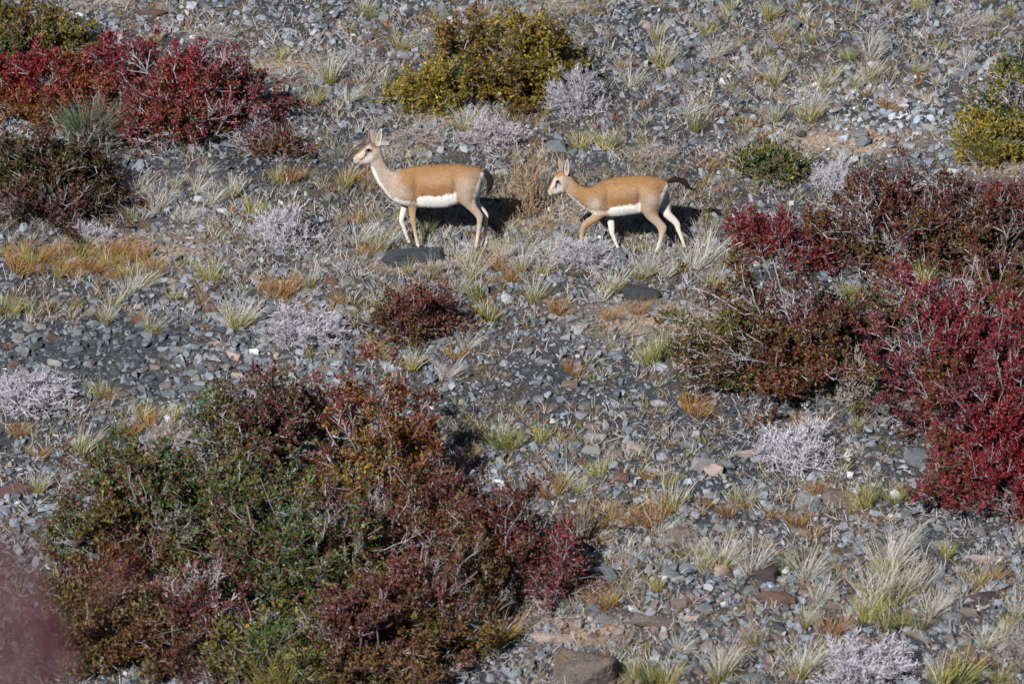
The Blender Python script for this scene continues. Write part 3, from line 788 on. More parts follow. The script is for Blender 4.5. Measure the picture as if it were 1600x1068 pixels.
def tuft(seed, kind):
    rng = np.random.default_rng(seed)
    if kind == 'straw':      # pale with a yellow-green foot, leaning in the wind
        ps = [blades(rng, 105, 1.0, .011, .6, (.16, 0), YG, STRAW2, .5, .15), blades(rng, 50, .6, .013, .95, (0, 0), YG, YB, .5, .18)]
    elif kind == 'pale':
        ps = [blades(rng, 130, 1.0, .010, .8, (.22, -.05), STRAW, STRAW2, .6, .18)]
    elif kind == 'yellow':
        ps = [blades(rng, 120, .95, .012, .7, (.08, 0), YG, (.50, .43, .13), .45, .2), blades(rng, 14, 1.1, .014, .4, (.1, 0), STRAW, STRAW2, .3, .1)]
    elif kind == 'green':
        ps = [blades(rng, 110, .95, .013, .7, (.05, 0), (.11, .14, .04), (.27, .29, .10), .4, .2), blades(rng, 22, 1.0, .016, .5, (.1, 0), YB, STRAW, .3, .14)]
    elif kind == 'orange':
        ps = [blades(rng, 130, .9, .010, .9, (0, 0), RST, (.48, .27, .09), .4, .22), blades(rng, 24, .6, .018, 1.0, (0, 0), YB, ORN, .4, .25)]
    else:                    # wiry: thin, sparse, brownish
        ps = [blades(rng, 34, 1.1, .010, .6, (.1, 0), (.30, .22, .14), (.44, .36, .26), .3, .15)]
    return mesh('grass', *(lambda a: (a[0], a[1], a[2]))(merge_mixed(ps)), False, (M_BLADE,))
KN = {'straw': ('straw-coloured grass tuft', 'grass_tuft', 'grass tuft'), 'pale': ('bleached white grass tuft', 'grass_tuft', 'grass tuft'), 'yellow': ('yellow grass tuft', 'grass_tuft', 'grass tuft'),
      'green': ('green tuft', 'grass_tuft', 'grass tuft'), 'orange': ('low orange herb', 'herb_clump', 'herb'), 'wiry': ('thin brown wiry tuft', 'grass_tuft', 'grass tuft')}
TM = {k: [tuft(7000 + 31 * j + q * 7, k) for j in range(4)] for q, k in enumerate(KN)}
TUFTS = [  # base px, py, height px, kind
 (627, 78, 44, 'straw'), (988, 134, 38, 'pale'), (1032, 104, 56, 'straw'), (1025, 62, 36, 'straw'), (1105, 56, 32, 'yellow'), (1118, 88, 38, 'pale'), (1142, 20, 24, 'yellow'), (1200, 30, 34, 'yellow'),
 (1222, 24, 20, 'orange'), (1320, 24, 20, 'orange'), (1335, 34, 16, 'yellow'), (1440, 16, 26, 'yellow'), (1275, 46, 20, 'orange'), (1303, 60, 20, 'green'), (1265, 68, 24, 'green'), (1220, 60, 16, 'orange'), (1197, 90, 30, 'green'),
 (1173, 100, 18, 'orange'), (1211, 132, 44, 'straw'), (1328, 96, 26, 'green'), (1364, 72, 36, 'pale'), (1362, 92, 44, 'pale'), (1360, 126, 40, 'straw'), (1332, 138, 34, 'straw'), (1288, 138, 34, 'straw'), (1303, 120, 28, 'straw'),
 (1404, 108, 22, 'orange'), (1430, 116, 34, 'straw'), (1468, 80, 24, 'yellow'), (1470, 120, 20, 'wiry'), (1510, 100, 34, 'pale'), (1500, 132, 20, 'wiry'), (1545, 40, 26, 'straw'), (1580, 24, 24, 'yellow'), (1388, 172, 30, 'orange'), (1262, 190, 40, 'yellow'),
 (1272, 176, 48, 'pale'), (1212, 190, 32, 'straw'), (1085, 205, 34, 'green'), (1110, 190, 40, 'wiry'), (1075, 180, 36, 'pale'), (1430, 230, 18, 'yellow'), (1465, 218, 26, 'wiry'), (1500, 200, 26, 'pale'), (1545, 186, 34, 'pale'), (1070, 150, 26, 'wiry'),
 (1140, 150, 30, 'wiry'), (1060, 250, 30, 'wiry'), (515, 130, 56, 'straw'), (490, 165, 40, 'yellow'), (463, 165, 30, 'straw'), (545, 160, 34, 'pale'), (438, 92, 24, 'yellow'), (420, 85, 20, 'yellow'), (580, 170, 30, 'wiry'), (600, 140, 30, 'wiry'),
 (283, 24, 22, 'yellow'), (240, 70, 26, 'yellow'), (505, 18, 22, 'green'), (570, 24, 36, 'straw'), (580, 30, 24, 'green'), (640, 16, 22, 'yellow'), (690, 30, 26, 'wiry'), (745, 26, 24, 'orange'), (915, 52, 26, 'green'), (928, 78, 20, 'green'), (950, 60, 30, 'wiry'), (1000, 24, 22, 'green'),
 (727, 205, 48, 'straw'), (745, 215, 24, 'yellow'), (678, 225, 22, 'orange'), (708, 222, 20, 'orange'), (680, 170, 20, 'wiry'), (540, 292, 34, 'yellow'), (560, 285, 30, 'orange'), (575, 290, 26, 'yellow'), (455, 285, 36, 'orange'), (432, 282, 24, 'yellow'), (480, 280, 24, 'wiry'), (505, 285, 26, 'wiry'),
 (945, 235, 30, 'yellow'), (905, 232, 34, 'yellow'), (962, 230, 26, 'green'), (1000, 235, 26, 'green'), (1140, 300, 36, 'wiry'), (1180, 310, 30, 'wiry'), (1105, 265, 26, 'orange'), (980, 265, 30, 'wiry'),
 (190, 290, 34, 'pale'), (215, 305, 40, 'pale'), (248, 325, 44, 'pale'), (275, 295, 26, 'straw'), (262, 306, 16, 'green'), (310, 300, 40, 'pale'), (330, 320, 36, 'pale'), (360, 310, 36, 'straw'), (290, 345, 34, 'pale'), (345, 350, 30, 'wiry'), (395, 335, 34, 'yellow'), (205, 345, 26, 'green'), (320, 270, 24, 'pale'), (290, 370, 28, 'wiry'), (365, 290, 26, 'wiry'),
 (590, 395, 54, 'straw'), (560, 380, 44, 'pale'), (575, 400, 30, 'orange'), (680, 345, 26, 'orange'), (665, 370, 34, 'green'), (620, 345, 24, 'yellow'), (560, 330, 28, 'wiry'), (555, 350, 26, 'orange'), (530, 360, 30, 'wiry'),
 (740, 414, 40, 'straw'), (718, 402, 38, 'pale'), (785, 404, 34, 'pale'), (738, 438, 44, 'straw'), (775, 420, 34, 'orange'), (800, 400, 46, 'wiry'), (822, 395, 44, 'pale'), (815, 425, 40, 'straw'), (845, 430, 36, 'straw'), (860, 405, 40, 'pale'), (800, 440, 26, 'orange'), (780, 395, 30, 'yellow'), (835, 380, 34, 'wiry'),
 (1014, 426, 44, 'pale'), (1000, 434, 42, 'straw'), (1040, 432, 32, 'pale'), (955, 460, 52, 'straw'), (940, 470, 34, 'pale'), (1085, 420, 50, 'pale'), (1110, 410, 60, 'pale'), (1125, 425, 40, 'wiry'), (1060, 425, 34, 'straw'), (1100, 380, 40, 'wiry'), (1130, 455, 26, 'yellow'), (1110, 445, 30, 'straw'),
 (745, 468, 44, 'green'), (765, 502, 36, 'yellow'), (755, 495, 30, 'yellow'), (835, 470, 44, 'straw'), (870, 490, 34, 'orange'), (890, 440, 22, 'green'), (675, 425, 30, 'straw'), (640, 430, 26, 'yellow'), (645, 445, 20, 'yellow'), (610, 470, 44, 'wiry'), (590, 480, 36, 'straw'), (575, 500, 30, 'pale'),
 (645, 578, 44, 'straw'), (695, 592, 40, 'pale'), (728, 545, 36, 'pale'), (730, 550, 22, 'orange'), (710, 560, 24, 'orange'), (580, 555, 34, 'orange'), (595, 560, 26, 'yellow'), (893, 582, 28, 'orange'), (888, 575, 20, 'orange'), (915, 580, 14, 'orange'), (1018, 568, 42, 'green'), (1030, 562, 46, 'green'), (1008, 570, 34, 'yellow'), (1025, 592, 22, 'orange'), (940, 600, 14, 'orange'), (958, 604, 14, 'orange'), (975, 628, 14, 'yellow'), (955, 500, 26, 'orange'), (1000, 490, 30, 'orange'), (1050, 500, 24, 'orange'), (1080, 510, 26, 'wiry'),
 (165, 505, 40, 'straw'), (178, 480, 34, 'straw'), (235, 520, 44, 'straw'), (215, 505, 26, 'orange'), (372, 512, 56, 'straw'), (360, 508, 40, 'pale'), (198, 462, 44, 'pale'), (215, 450, 40, 'pale'), (232, 440, 34, 'straw'), (330, 440, 40, 'yellow'), (318, 460, 34, 'wiry'), (320, 470, 26, 'wiry'), (270, 470, 24, 'yellow'), (485, 450, 40, 'straw'), (492, 420, 30, 'wiry'), (440, 460, 44, 'orange'), (430, 470, 36, 'orange'), (530, 475, 30, 'orange'), (295, 508, 20, 'green'), (298, 515, 14, 'orange'),
 (20, 492, 34, 'yellow'), (45, 490, 26, 'green'), (5, 490, 34, 'green'), (70, 486, 22, 'yellow'), (158, 620, 34, 'yellow'), (145, 615, 22, 'green'), (175, 625, 24, 'orange'), (308, 608, 14, 'green'), (262, 612, 20, 'yellow'), (345, 625, 14, 'green'), (285, 612, 14, 'green'), (128, 708, 54, 'straw'), (232, 668, 40, 'orange'), (222, 655, 34, 'yellow'), (270, 655, 30, 'yellow'), (205, 680, 30, 'orange'), (60, 770, 44, 'straw'), (62, 715, 26, 'orange'), (45, 710, 20, 'yellow'), (10, 750, 16, 'orange'), (145, 740, 20, 'orange'), (30, 680, 30, 'orange'),
 (230, 740, 44, 'orange'), (260, 745, 40, 'orange'), (290, 742, 36, 'orange'), (215, 725, 30, 'orange'), (345, 660, 22, 'wiry'),
 (845, 690, 34, 'yellow'), (780, 700, 44, 'green'), (800, 700, 34, 'yellow'), (765, 690, 24, 'yellow'), (810, 645, 20, 'yellow'), (785, 640, 20, 'orange'), (715, 735, 24, 'orange'), (735, 710, 24, 'orange'),
 (860, 775, 40, 'orange'), (880, 760, 44, 'straw'), (905, 770, 36, 'straw'), (935, 745, 34, 'yellow'), (940, 735, 24, 'straw'), (1015, 750, 24, 'orange'), (960, 820, 44, 'orange'), (955, 800, 26, 'straw'), (1018, 820, 66, 'orange'), (1025, 800, 44, 'wiry'), (1045, 755, 26, 'yellow'), (1050, 800, 60, 'straw'), (1035, 830, 34, 'pale'), (900, 830, 50, 'orange'), (920, 850, 40, 'orange'),
 (1100, 792, 24, 'orange'), (1140, 805, 30, 'orange'), (1165, 790, 40, 'straw'), (1150, 785, 30, 'green'), (1205, 810, 24, 'orange'), (1200, 800, 20, 'orange'), (1245, 820, 34, 'orange'), (1270, 840, 30, 'orange'), (1275, 770, 30, 'orange'), (1190, 860, 26, 'orange'), (1352, 792, 46, 'yellow'), (1358, 785, 40, 'green'), (1335, 800, 26, 'yellow'), (1400, 790, 34, 'green'), (1420, 785, 24, 'green'), (1340, 812, 20, 'orange'), (1445, 820, 20, 'green'), (1480, 830, 24, 'pale'),
 (1125, 888, 60, 'straw'), (1135, 880, 50, 'pale'), (1100, 890, 44, 'straw'), (1130, 895, 26, 'orange'), (1175, 895, 66, 'pale'), (1230, 890, 30, 'green'), (1085, 870, 34, 'straw'), (1030, 922, 30, 'yellow'), (945, 950, 44, 'orange'), (950, 948, 30, 'yellow'), (1050, 870, 22, 'yellow'), (980, 900, 40, 'wiry'), (1000, 935, 44, 'wiry'), (1315, 860, 14, 'orange'),
 (1260, 905, 60, 'pale'), (1280, 940, 50, 'pale'), (1255, 980, 50, 'straw'), (1235, 930, 40, 'wiry'), (1180, 1010, 34, 'green'), (1135, 985, 16, 'yellow'), (1125, 1062, 60, 'straw'), (1130, 1040, 44, 'pale'), (1248, 1060, 64, 'straw'), (1262, 1040, 50, 'pale'), (1015, 1068, 50, 'green'), (1040, 1072, 44, 'yellow'), (990, 1060, 40, 'yellow'), (1060, 1020, 40, 'pale'), (1300, 990, 44, 'orange'), (1290, 1000, 50, 'wiry'),
 (1400, 870, 50, 'pale'), (1420, 850, 40, 'pale'), (1385, 900, 66, 'straw'), (1400, 940, 76, 'straw'), (1370, 950, 76, 'straw'), (1430, 930, 60, 'straw'), (1355, 970, 50, 'yellow'), (1385, 985, 50, 'green'), (1360, 930, 60, 'pale'), (1410, 980, 44, 'yellow'), (1340, 960, 40, 'pale'), (1455, 960, 54, 'pale'), (1470, 950, 44, 'pale'), (1440, 985, 40, 'green'), (1530, 890, 24, 'yellow'), (1480, 870, 30, 'yellow'), (1552, 905, 30, 'orange'), (1528, 915, 30, 'yellow'), (1540, 1010, 44, 'pale'), (1565, 1000, 34, 'straw'), (1500, 1065, 60, 'green'), (1470, 1070, 50, 'yellow'), (1520, 1050, 50, 'orange'), (1560, 1068, 40, 'yellow'), (1590, 960, 50, 'pale'), (1575, 985, 34, 'yellow'),
 (785, 1000, 60, 'orange'), (770, 1010, 50, 'yellow'), (1330, 470, 30, 'green'), (1325, 462, 26, 'yellow'), (1300, 660, 40, 'wiry'), (1280, 665, 44, 'wiry'), (1250, 668, 30, 'orange'), (1340, 668, 34, 'straw'), (1360, 660, 30, 'wiry'), (1090, 650, 40, 'orange'), (1075, 640, 36, 'orange'), (1420, 480, 40, 'orange'), (1445, 440, 44, 'yellow'), (1530, 440, 44, 'yellow'),
]
for q in range(24):    # the rust-coloured patch is many small herbs
    TUFTS.append((8 + q * 10.2 + RNG.uniform(-6, 6), 402 + (q % 3) * 15 + RNG.uniform(-5, 5), RNG.uniform(26, 44), 'orange' if q % 4 else 'yellow'))
# the 300 largest are individuals, the rest and the sparse filler one mass
TUFTS.sort(key=lambda t: -t[2])
solo, rest = TUFTS[:300], TUFTS[300:]
P = ground_at([c[0] for c in solo], [c[1] for c in solo])
WIDE = {'orange': 1.0, 'yellow': .8, 'green': .8, 'straw': .74, 'pale': .8, 'wiry': .7}
for i, (x, y, h, k) in enumerate(solo):
    p = P[i]; S = float(ppm(p[1])); L = h / S / .70
    lab, nm, cat = KN[k]
    size = 'large ' if h >= 50 else ('small ' if h < 26 else '')
    o = obj(nm, TM[k][i % 4], None, p, (RNG.normal(0, .16), RNG.normal(.04, .16), RNG.uniform(-.6, .6) + (0 if k in ('straw', 'pale') else RNG.uniform(-3, 3))), (L * WIDE[k] * RNG.uniform(.85, 1.15) * 1.15, L * WIDE[k], L * .92))
    auto_label(o, size + lab, x, y, cat, {'grass tuft': 'grass tufts scattered over the slope', 'herb': 'low orange herbs scattered over the slope'}[cat])
# mass filler
def mesh_arrays(me):
    v = np.empty(len(me.vertices) * 3, np.float32); me.vertices.foreach_get('co', v)
    c = np.empty(len(me.vertices) * 4, np.float32); me.color_attributes['Col'].data.foreach_get('color', c)
    lt = np.empty(len(me.polygons), np.int32); me.polygons.foreach_get('loop_total', lt)
    vi = np.empty(len(me.loops), np.int32); me.loops.foreach_get('vertex_index', vi)
    fs, o = [], 0
    st = np.concatenate([[0], np.cumsum(lt)[:-1]])
    for n in np.unique(lt):
        idx = st[lt == n][:, None] + np.arange(n); fs.append(vi[idx])
    return v.reshape(-1, 3), fs, c.reshape(-1, 4)[:, :3]
rng = np.random.default_rng(808)
def small_tuft(kind, seed):
    r = np.random.default_rng(seed)
    a = {'straw': (YG, STRAW2, .6), 'pale': (STRAW, STRAW2, .6), 'orange': (RST, (.44, .24, .09), .9), 'yellow': (YG, YB, .7), 'wiry': ((.26, .17, .11), (.40, .30, .20), .8)}[kind]
    return blades(r, 14, 1, .026, a[2], (.1, 0), a[0], a[1], .4, .2, 2)
SM = {k: [small_tuft(k, 900 + j) for j in range(3)] for k in ('straw', 'pale', 'orange', 'yellow', 'wiry')}
fill = []
for (x, y, h, k) in rest: fill.append((x, y, h, k if k in SM else 'yellow'))
cnt = 0
while cnt < 9500:
    x, y = rng.uniform(-40, 1640), rng.uniform(-30, 1080)
    d = .26 + 1.0 * float(fbm(np.array([x / 120]), np.array([y / 70]), 0, 91)[0]) + (.25 if y < 160 and x > 900 else 0) + (.35 if 280 < y < 460 and 150 < x < 1130 else 0) + (.2 if y > 740 and x > 850 else 0) - (.3 if 500 < y < 640 and x < 600 else 0)
    if rng.random() > d: continue
    k = rng.choice(['straw', 'pale', 'orange', 'yellow', 'wiry'], p=[.16, .24, .22, .12, .26])
    fill.append((x, y, 9 + 24 * rng.random() ** 1.4, k)); cnt += 1
P = ground_at([f[0] for f in fill], [f[1] for f in fill])
parts = []
for i, (x, y, h, k) in enumerate(fill):
    v, fs, c = SM[k][i % 3]; p = P[i]; L = h / float(ppm(p[1]))
    a = rng.uniform(0, 6.28); ca, sa = math.cos(a), math.sin(a)
    R = np.array([[ca, -sa, 0], [sa, ca, 0], [0, 0, 1]])
    parts.append((v @ R.T * L * np.array([1, 1, .9]) + p, fs, c * rng.uniform(.7, 1.15)))
V, F, C = merge_mixed(parts)
tag(obj('short_grass', mesh('short_grass', V, F, C, False, (M_BLADE,))), 'sparse short dry grass and herb sprigs between the stones', kind='stuff')

# dead twig litter and bare sprigs between the stones
rng = np.random.default_rng(909)
lx, ly = [], []
while len(lx) < 5600:
    x, y = rng.uniform(-40, 1640), rng.uniform(-30, 1080)
    d = .30 + .6 * float(fbm(np.array([x / 110]), np.array([y / 60]), 0, 92)[0]) + (.75 if 320 < y < 450 and 300 < x < 1140 else 0) + (.25 if 200 < y < 340 and 600 < x < 1100 else 0) + (.35 if y < 220 else 0) - (.2 if 500 < y < 620 and x < 560 else 0)
    if rng.random() < d: lx.append(x); ly.append(y)
P = ground_at(lx, ly); n = len(P); parts = []
for rep in range(4):
    d = unit(rng.normal(0, 1, (n, 3)) * np.array([1, 1, .35]) + np.array([0, .1, .75]))
    L_ = wiggle(rng, P + rng.normal(0, .018, (n, 3)) * np.array([1, 1, 0]), d, rng.uniform(.04, .13, n), 3, .3)
    tone = np.where(rng.random((n, 1)) < .6, np.array([[.56, .52, .52]]), np.array([[.36, .26, .18]])) * rng.uniform(.6, 1.25, (n, 1))
    parts.append(polytubes(L_, .0024, .0013, tone))
V, F, C = merge(parts)
tag(obj('twig_litter', mesh('twig_litter', V, F, C, False, (M_TWIG,))), 'fine dead twigs and sprigs lying between the stones', kind='stuff')

# upright green brooms: shrub > stems
def broom(px, py, w, h, c0, c1, label, n=900, seed=1, bend=.35):
    p = ground_at(px, py)[0]; S = float(ppm(p[1])); L = h / S
    rng = np.random.default_rng(seed)
    if n > 500: bend += .15
    root = thing('broom_shrub', p, label, 'shrub', 'green broom-like shrubs')
    ps = []
    for q in range(max(3, int(w / h * 5))):
        v, fs, c = blades(rng, int(1.6 * n) // max(3, int(w / h * 5)), L * rng.uniform(.75, 1.05), .0042, 1.0, (rng.normal(0, .12), 0), c0, c1, bend, .09 * L)
        ox = rng.uniform(-.5, .5) * max(w / S - .8 * L, .15 * L); oy = rng.uniform(0, .35) * L
        v = v + np.array([ox, oy, H(p[0] + ox, p[1] + oy) - p[2]]); ps.append((v, fs, c))
    V, F, C = merge_mixed(ps); tag(obj('stems', mesh('stems', V, F, C, False, (M_BLADE,)), root), kind='stuff')
    parts, L0, L1, L2 = grow(rng, w / S * .8, .4 * w / S, L * .7, 14, 60, 220, lambda x, y: H(p[0] + x, p[1] + y) - p[2], twigcol=(.22, .2, .17), upright=.5)
    V, F, C = merge(parts); tag(obj('twigs', mesh('twigs', V, F, C, False, (M_TWIG,)), root), kind='stuff')
broom(150, 236, 120, 104, (.05, .08, .035), (.17, .21, .14), 'grey-green broom bush in front of the large crimson shrub', 1000, 1)
broom(1538, 256, 90, 78, (.10, .12, .03), (.28, .27, .07), 'yellowish broom left of the dark green bush at the right edge', 520, 4)
broom(120, 1000, 60, 150, (.20, .11, .04), (.36, .22, .10), 'tall thin rust-brown stems at the left of the bottom thicket', 60, 7, .1)
broom(740, 1000, 90, 120, (.22, .15, .05), (.42, .30, .12), 'tall straw stems standing in the dark crimson shrub', 130, 8, .15)
broom(450, 1090, 160, 110, (.18, .17, .04), (.36, .29, .09), 'yellowish stems at the bottom edge in front of the dense green shrub', 600, 9, .2)
broom(905, 860, 60, 90, (.26, .14, .05), (.40, .24, .10), 'rust-brown wispy stems right of the bottom crimson shrub', 90, 10, .15)

# ------------------------------------------------------------------ gazelles
def loft(rings, seg=18):
    """rings: (A point3, B point3, half width) -> closed tube of ellipses, A and B opposite edges in the side plane"""
    V, F = [], []
    th = np.linspace(0, 2 * np.pi, seg, endpoint=False)
    for A, B, hw in rings:
        c = (A + B) / 2; u = (A - B) / 2
        lo = (np.cos(th) < 0) & (hw > .045); sq = np.where(lo, .52, .9 if hw > .045 else 1.0)
        ct, st = np.sign(np.cos(th)) * np.abs(np.cos(th)) ** np.where(lo, .8, 1.0), np.sign(np.sin(th)) * np.abs(np.sin(th)) ** sq
        if hw > .06: st = st * (.90 - .08 * ct)
        V.append(c + ct[:, None] * u + st[:, None] * np.array([0, hw, 0]))
    n = len(rings)
    for r in range(n - 1):
        for k in range(seg):
            j = (k + 1) % seg
            F.append((r * seg + k, r * seg + j, (r + 1) * seg + j, (r + 1) * seg + k))
    V = np.concatenate(V)
    a, b = len(V), len(V) + 1
    V = np.concatenate([V, [(rings[0][0] + rings[0][1]) / 2, (rings[-1][0] + rings[-1][1]) / 2]])
    T = []
    for k in range(seg):
        j = (k + 1) % seg
        T += [(a, j, k), (b, (n - 1) * seg + k, (n - 1) * seg + j)]
    return V, F, T
def refine(rings, k=3):
    """Catmull-Rom between rings so the lofts are smooth"""
    A = np.array([np.concatenate([r[0], r[1], [r[2]]]) for r in rings]); n = len(A)
    out = []
    for i in range(n - 1):
        p0, p1, p2, p3 = A[max(i - 1, 0)], A[i], A[i + 1], A[min(i + 2, n - 1)]
        for q in range(k):
            t = q / k
            out.append(.5 * ((2 * p1) + (-p0 + p2) * t + (2 * p0 - 5 * p1 + 4 * p2 - p3) * t * t + (-p0 + 3 * p1 - 3 * p2 + p3) * t ** 3))
    out.append(A[-1])
    return [(r[:3], r[3:6], max(r[6], .004)) for r in out]
def segd(x, z, a, b):
    a = np.array(a, float); b = np.array(b, float); d = b - a
    t = np.clip(((x - a[0]) * d[0] + (z - a[1]) * d[1]) / (d @ d), 0, 1)
    return np.hypot(x - a[0] - t * d[0], z - a[1] - t * d[1])
def gazelle(spec, label):
    ox, oy, sc = spec['crop']; foot = spec['foot']
    base = ground_at(*foot)[0]; Y0 = base[1] + .03
    S = float(ppm(Y0))
    def P3(cx, cy, yo=0.0):
        """crop pixel on the upright plane y = Y0 + yo, relative to base"""
        d = ray(np.array([ox + cx / sc]), np.array([oy + cy / sc]))[0]
        t = (Y0 + yo - CAM[1]) / d[1]
        return CAM + d * t - base
    def plane(yo, rings): return [(P3(*a, yo), P3(*b, yo), w) for a, b, w in rings]
    Vs, Q, T, o = [], [], [], 0
    def add(rings):
        nonlocal o
        v, f, t = loft(refine(rings)); Vs.append(v)
        Q.extend([tuple(q + o for q in x) for x in f]); T.extend([tuple(q + o for q in x) for x in t]); o += len(v)
    add(plane(0, spec['torso'])); add(plane(0, spec['neck'])); add(plane(0, spec['head']))
    hooves = []
    for key, yo in (('front_near', -1), ('front_far', 1), ('hind_near', -1), ('hind_far', 1)):
        y_ = yo * spec['leg_y'] * (1 if 'hind' in key else .9)
        R = plane(y_, spec[key])
        # carry the last rings down or up to the ground
        A, B, w = R[-1]; c = (A + B) / 2
        gz = H(c[0] + base[0], c[1] + base[1]) - base[2] + .004
        dz = gz - c[2]
        if 'lift' not in spec.get(key + '_opt', ''):
            R = [(a + np.array([0, 0, dz * max(0, (i - len(R) + 5) / 4)]), b + np.array([0, 0, dz * max(0, (i - len(R) + 5) / 4)]), w) for i, (a, b, w) in enumerate(R)]
        add(R); hooves.append((R[-2], R[-1]))
    me = bpy.data.meshes.new('body_lofts'); me.from_pydata([tuple(v) for v in np.concatenate(Vs)], [], Q + T)
    tmp = bpy.data.objects.new('body_lofts', me); COL.objects.link(tmp)
    bmx = bmesh.new(); bmx.from_mesh(me); bmesh.ops.recalc_face_normals(bmx, faces=bmx.faces); bmx.to_mesh(me); bmx.free()
    md = tmp.modifiers.new('r', 'REMESH'); md.mode = 'VOXEL'; md.voxel_size = .0062; md.use_smooth_shade = True
    dg = bpy.context.evaluated_depsgraph_get(); ev = tmp.evaluated_get(dg)
    body_me = bpy.data.meshes.new_from_object(ev)
    bpy.data.objects.remove(tmp); bpy.data.meshes.remove(me)
    n = len(body_me.vertices); v = np.empty(n * 3, np.float32); body_me.vertices.foreach_get('co', v); v = v.reshape(-1, 3).astype(float)
    e = np.empty(len(body_me.edges) * 2, np.int32); body_me.edges.foreach_get('vertices', e); e = e.reshape(-1, 2)
    deg = np.bincount(e.ravel(), minlength=n)[:, None]
    # smoothing: strong on the trunk, light on head and lower legs
    ux, uz = P3(0, 0), P3(1000, 1000)
    cx = (v[:, 0] - ux[0]) / (uz[0] - ux[0]) * 1000; cy = (v[:, 2] - ux[2]) / (uz[2] - ux[2]) * 1000
    f = spec['cs']            # scale of this crop relative to the first one
    w = np.full(n, .6); w[(cy > spec['belly'] + 25 * f)] = .06; w[cx < spec['headx']] = .07
    for _ in range(14):
        s_ = np.zeros((n, 3)); np.add.at(s_, e[:, 0], v[e[:, 1]]); np.add.at(s_, e[:, 1], v[e[:, 0]])
        v = v + (s_ / deg - v) * w[:, None]
    yy = v[:, 1] + base[1] - Y0
    for bx_, by_, rx_, ry_, am_ in spec['relief']:
        v[:, 1] += np.sign(yy) * am_ * np.exp(-((cx - bx_) / rx_) ** 2 - ((cy - by_) / ry_) ** 2) * sstep(.02, .06, np.abs(yy))
    body_me.vertices.foreach_set('co', v.astype(np.float32).ravel())
    cx = (v[:, 0] - ux[0]) / (uz[0] - ux[0]) * 1000; cy = (v[:, 2] - ux[2]) / (uz[2] - ux[2]) * 1000
    # ---- coat colours, a matter of place on the body and the same on both flanks
    cx = cx + 7 * f * noise3(v[:, 0] * 120, v[:, 1] * 120, v[:, 2] * 120, 61); cy = cy + 13 * f * noise3(v[:, 0] * 120, v[:, 1] * 120, v[:, 2] * 120, 62)
    back = np.array([.315, .175, .075]); flank = np.array([.235, .118, .050]); pinkish = np.array([.44, .355, .30]); white = np.array([.78, .74, .69]); dark = np.array([.05, .03, .022])
    neckc = np.array([.43, .34, .285]); legt = np.array([.40, .25, .145]); cheek = np.array([.44, .38, .35]); cream = np.array([.70, .58, .44])
    def lerp(c, d, k): k = np.clip(k, 0, 1)[:, None]; return c * (1 - k) + d * k
    nz = fbm(v[:, 0] * 9, v[:, 1] * 9, v[:, 2] * 9, 4)
    c = np.tile(back, (n, 1))
    bl = np.interp(cx, *zip(*spec['bellyline'])) + 5 * f * nz
    c = lerp(c, flank, sstep(110 * f, 20 * f, np.abs(cy - bl + 30 * f)) * .8)
    mid = np.interp(cx, *zip(*spec['backline'])) + 95 * f
    c = lerp(c, np.array([.40, .26, .155]), sstep(75 * f, 5 * f, np.abs(cy - mid)) * sstep(spec['shx'] - 40, spec['shx'] + 130, cx) * sstep(spec['rump'] + 10, spec['rump'] - 190, cx) * .6)
    for (sx, sy, rx, ry, amt) in spec['patch']: c = lerp(c, pinkish, np.exp(-((cx - sx) / rx) ** 2 - ((cy - sy) / ry) ** 2) * amt * 1.15)
    c = lerp(c, neckc, sstep(spec['neckx'] + 60 * f, spec['neckx'] - 30 * f, cx) * spec['neckgrey'])
    # belly and chest
    c = lerp(c, white, sstep(-4 * f, 5 * f, cy - bl) * sstep(spec['bx0'] - 8, spec['bx0'] + 6, cx + (cy - bl) * .3) * sstep(spec['bx1'] + 6, spec['bx1'] - 6, cx))
    c = lerp(c, white, sstep(-10 * f, 14 * f, cy - np.interp(cx, *zip(*spec['chestline']))) * (cx < spec['bx0'] + 20))
    dthroat = np.min([segd(cx, cy, a, b) for a, b in zip(spec['throat'][:-1], spec['throat'][1:])], 0)
    c = lerp(c, white, sstep(27 * f, 14 * f, dthroat))
    # rump
    drump = np.interp(cy, *zip(*spec['rumpline']))
    c = lerp(c, white, sstep(-6 * f, 7 * f, cx - drump) * (cy > spec['rumptop']) * (cy < spec['belly'] + 60 * f))
    # legs: outside tan, inside white
    low = sstep(spec['belly'] - 30 * f, spec['belly'] + 15 * f, cy)
    low = low * np.where((cx > spec['bx0'] + 6) & (cx < spec['bx1'] - 4) & (cy < spec['belly'] + 48), 0, 1) * np.where((cx < spec['bx0'] - 75 * f) & (cy < spec['belly'] + 30) & spec['chestmask'], 0, 1)
    inner = sstep(.012, -.002, np.abs(v[:, 1] + base[1] - Y0) - spec['leg_y'] * .88)
    lc = lerp(np.tile(legt, (n, 1)), pinkish * 1.05, sstep(spec['hindx'] - 20, spec['hindx'] + 20, cx) * .7)
    lc = lerp(lc, np.array([.66, .57, .50]), sstep(spec['belly'] + 110 * f, spec['belly'] + 260 * f, cy) * .7)
    lc = lerp(lc, np.array([.70, .64, .57]), inner)
    c = np.where((low > .01)[:, None], lerp(c, lc, low), c)
    # head
    hm = sstep(spec['headx'] + 12, spec['headx'] - 12, cx) * sstep(spec['jawy'] + 14, spec['jawy'] - 2, cy)
    hc = np.tile(cheek, (n, 1))
    for col_, a_, b_, r_ in spec['face']:
        hc = lerp(hc, np.array(col_), sstep(r_ * 1.25, r_ * .65, segd(cx, cy, a_, b_)))
    c = lerp(c, hc, hm)
    c = np.clip(c * (1 + .10 * nz + .09 * fbm(v[:, 0] * 38, v[:, 1] * 38, v[:, 2] * 70, 44))[:, None], .004, .83)
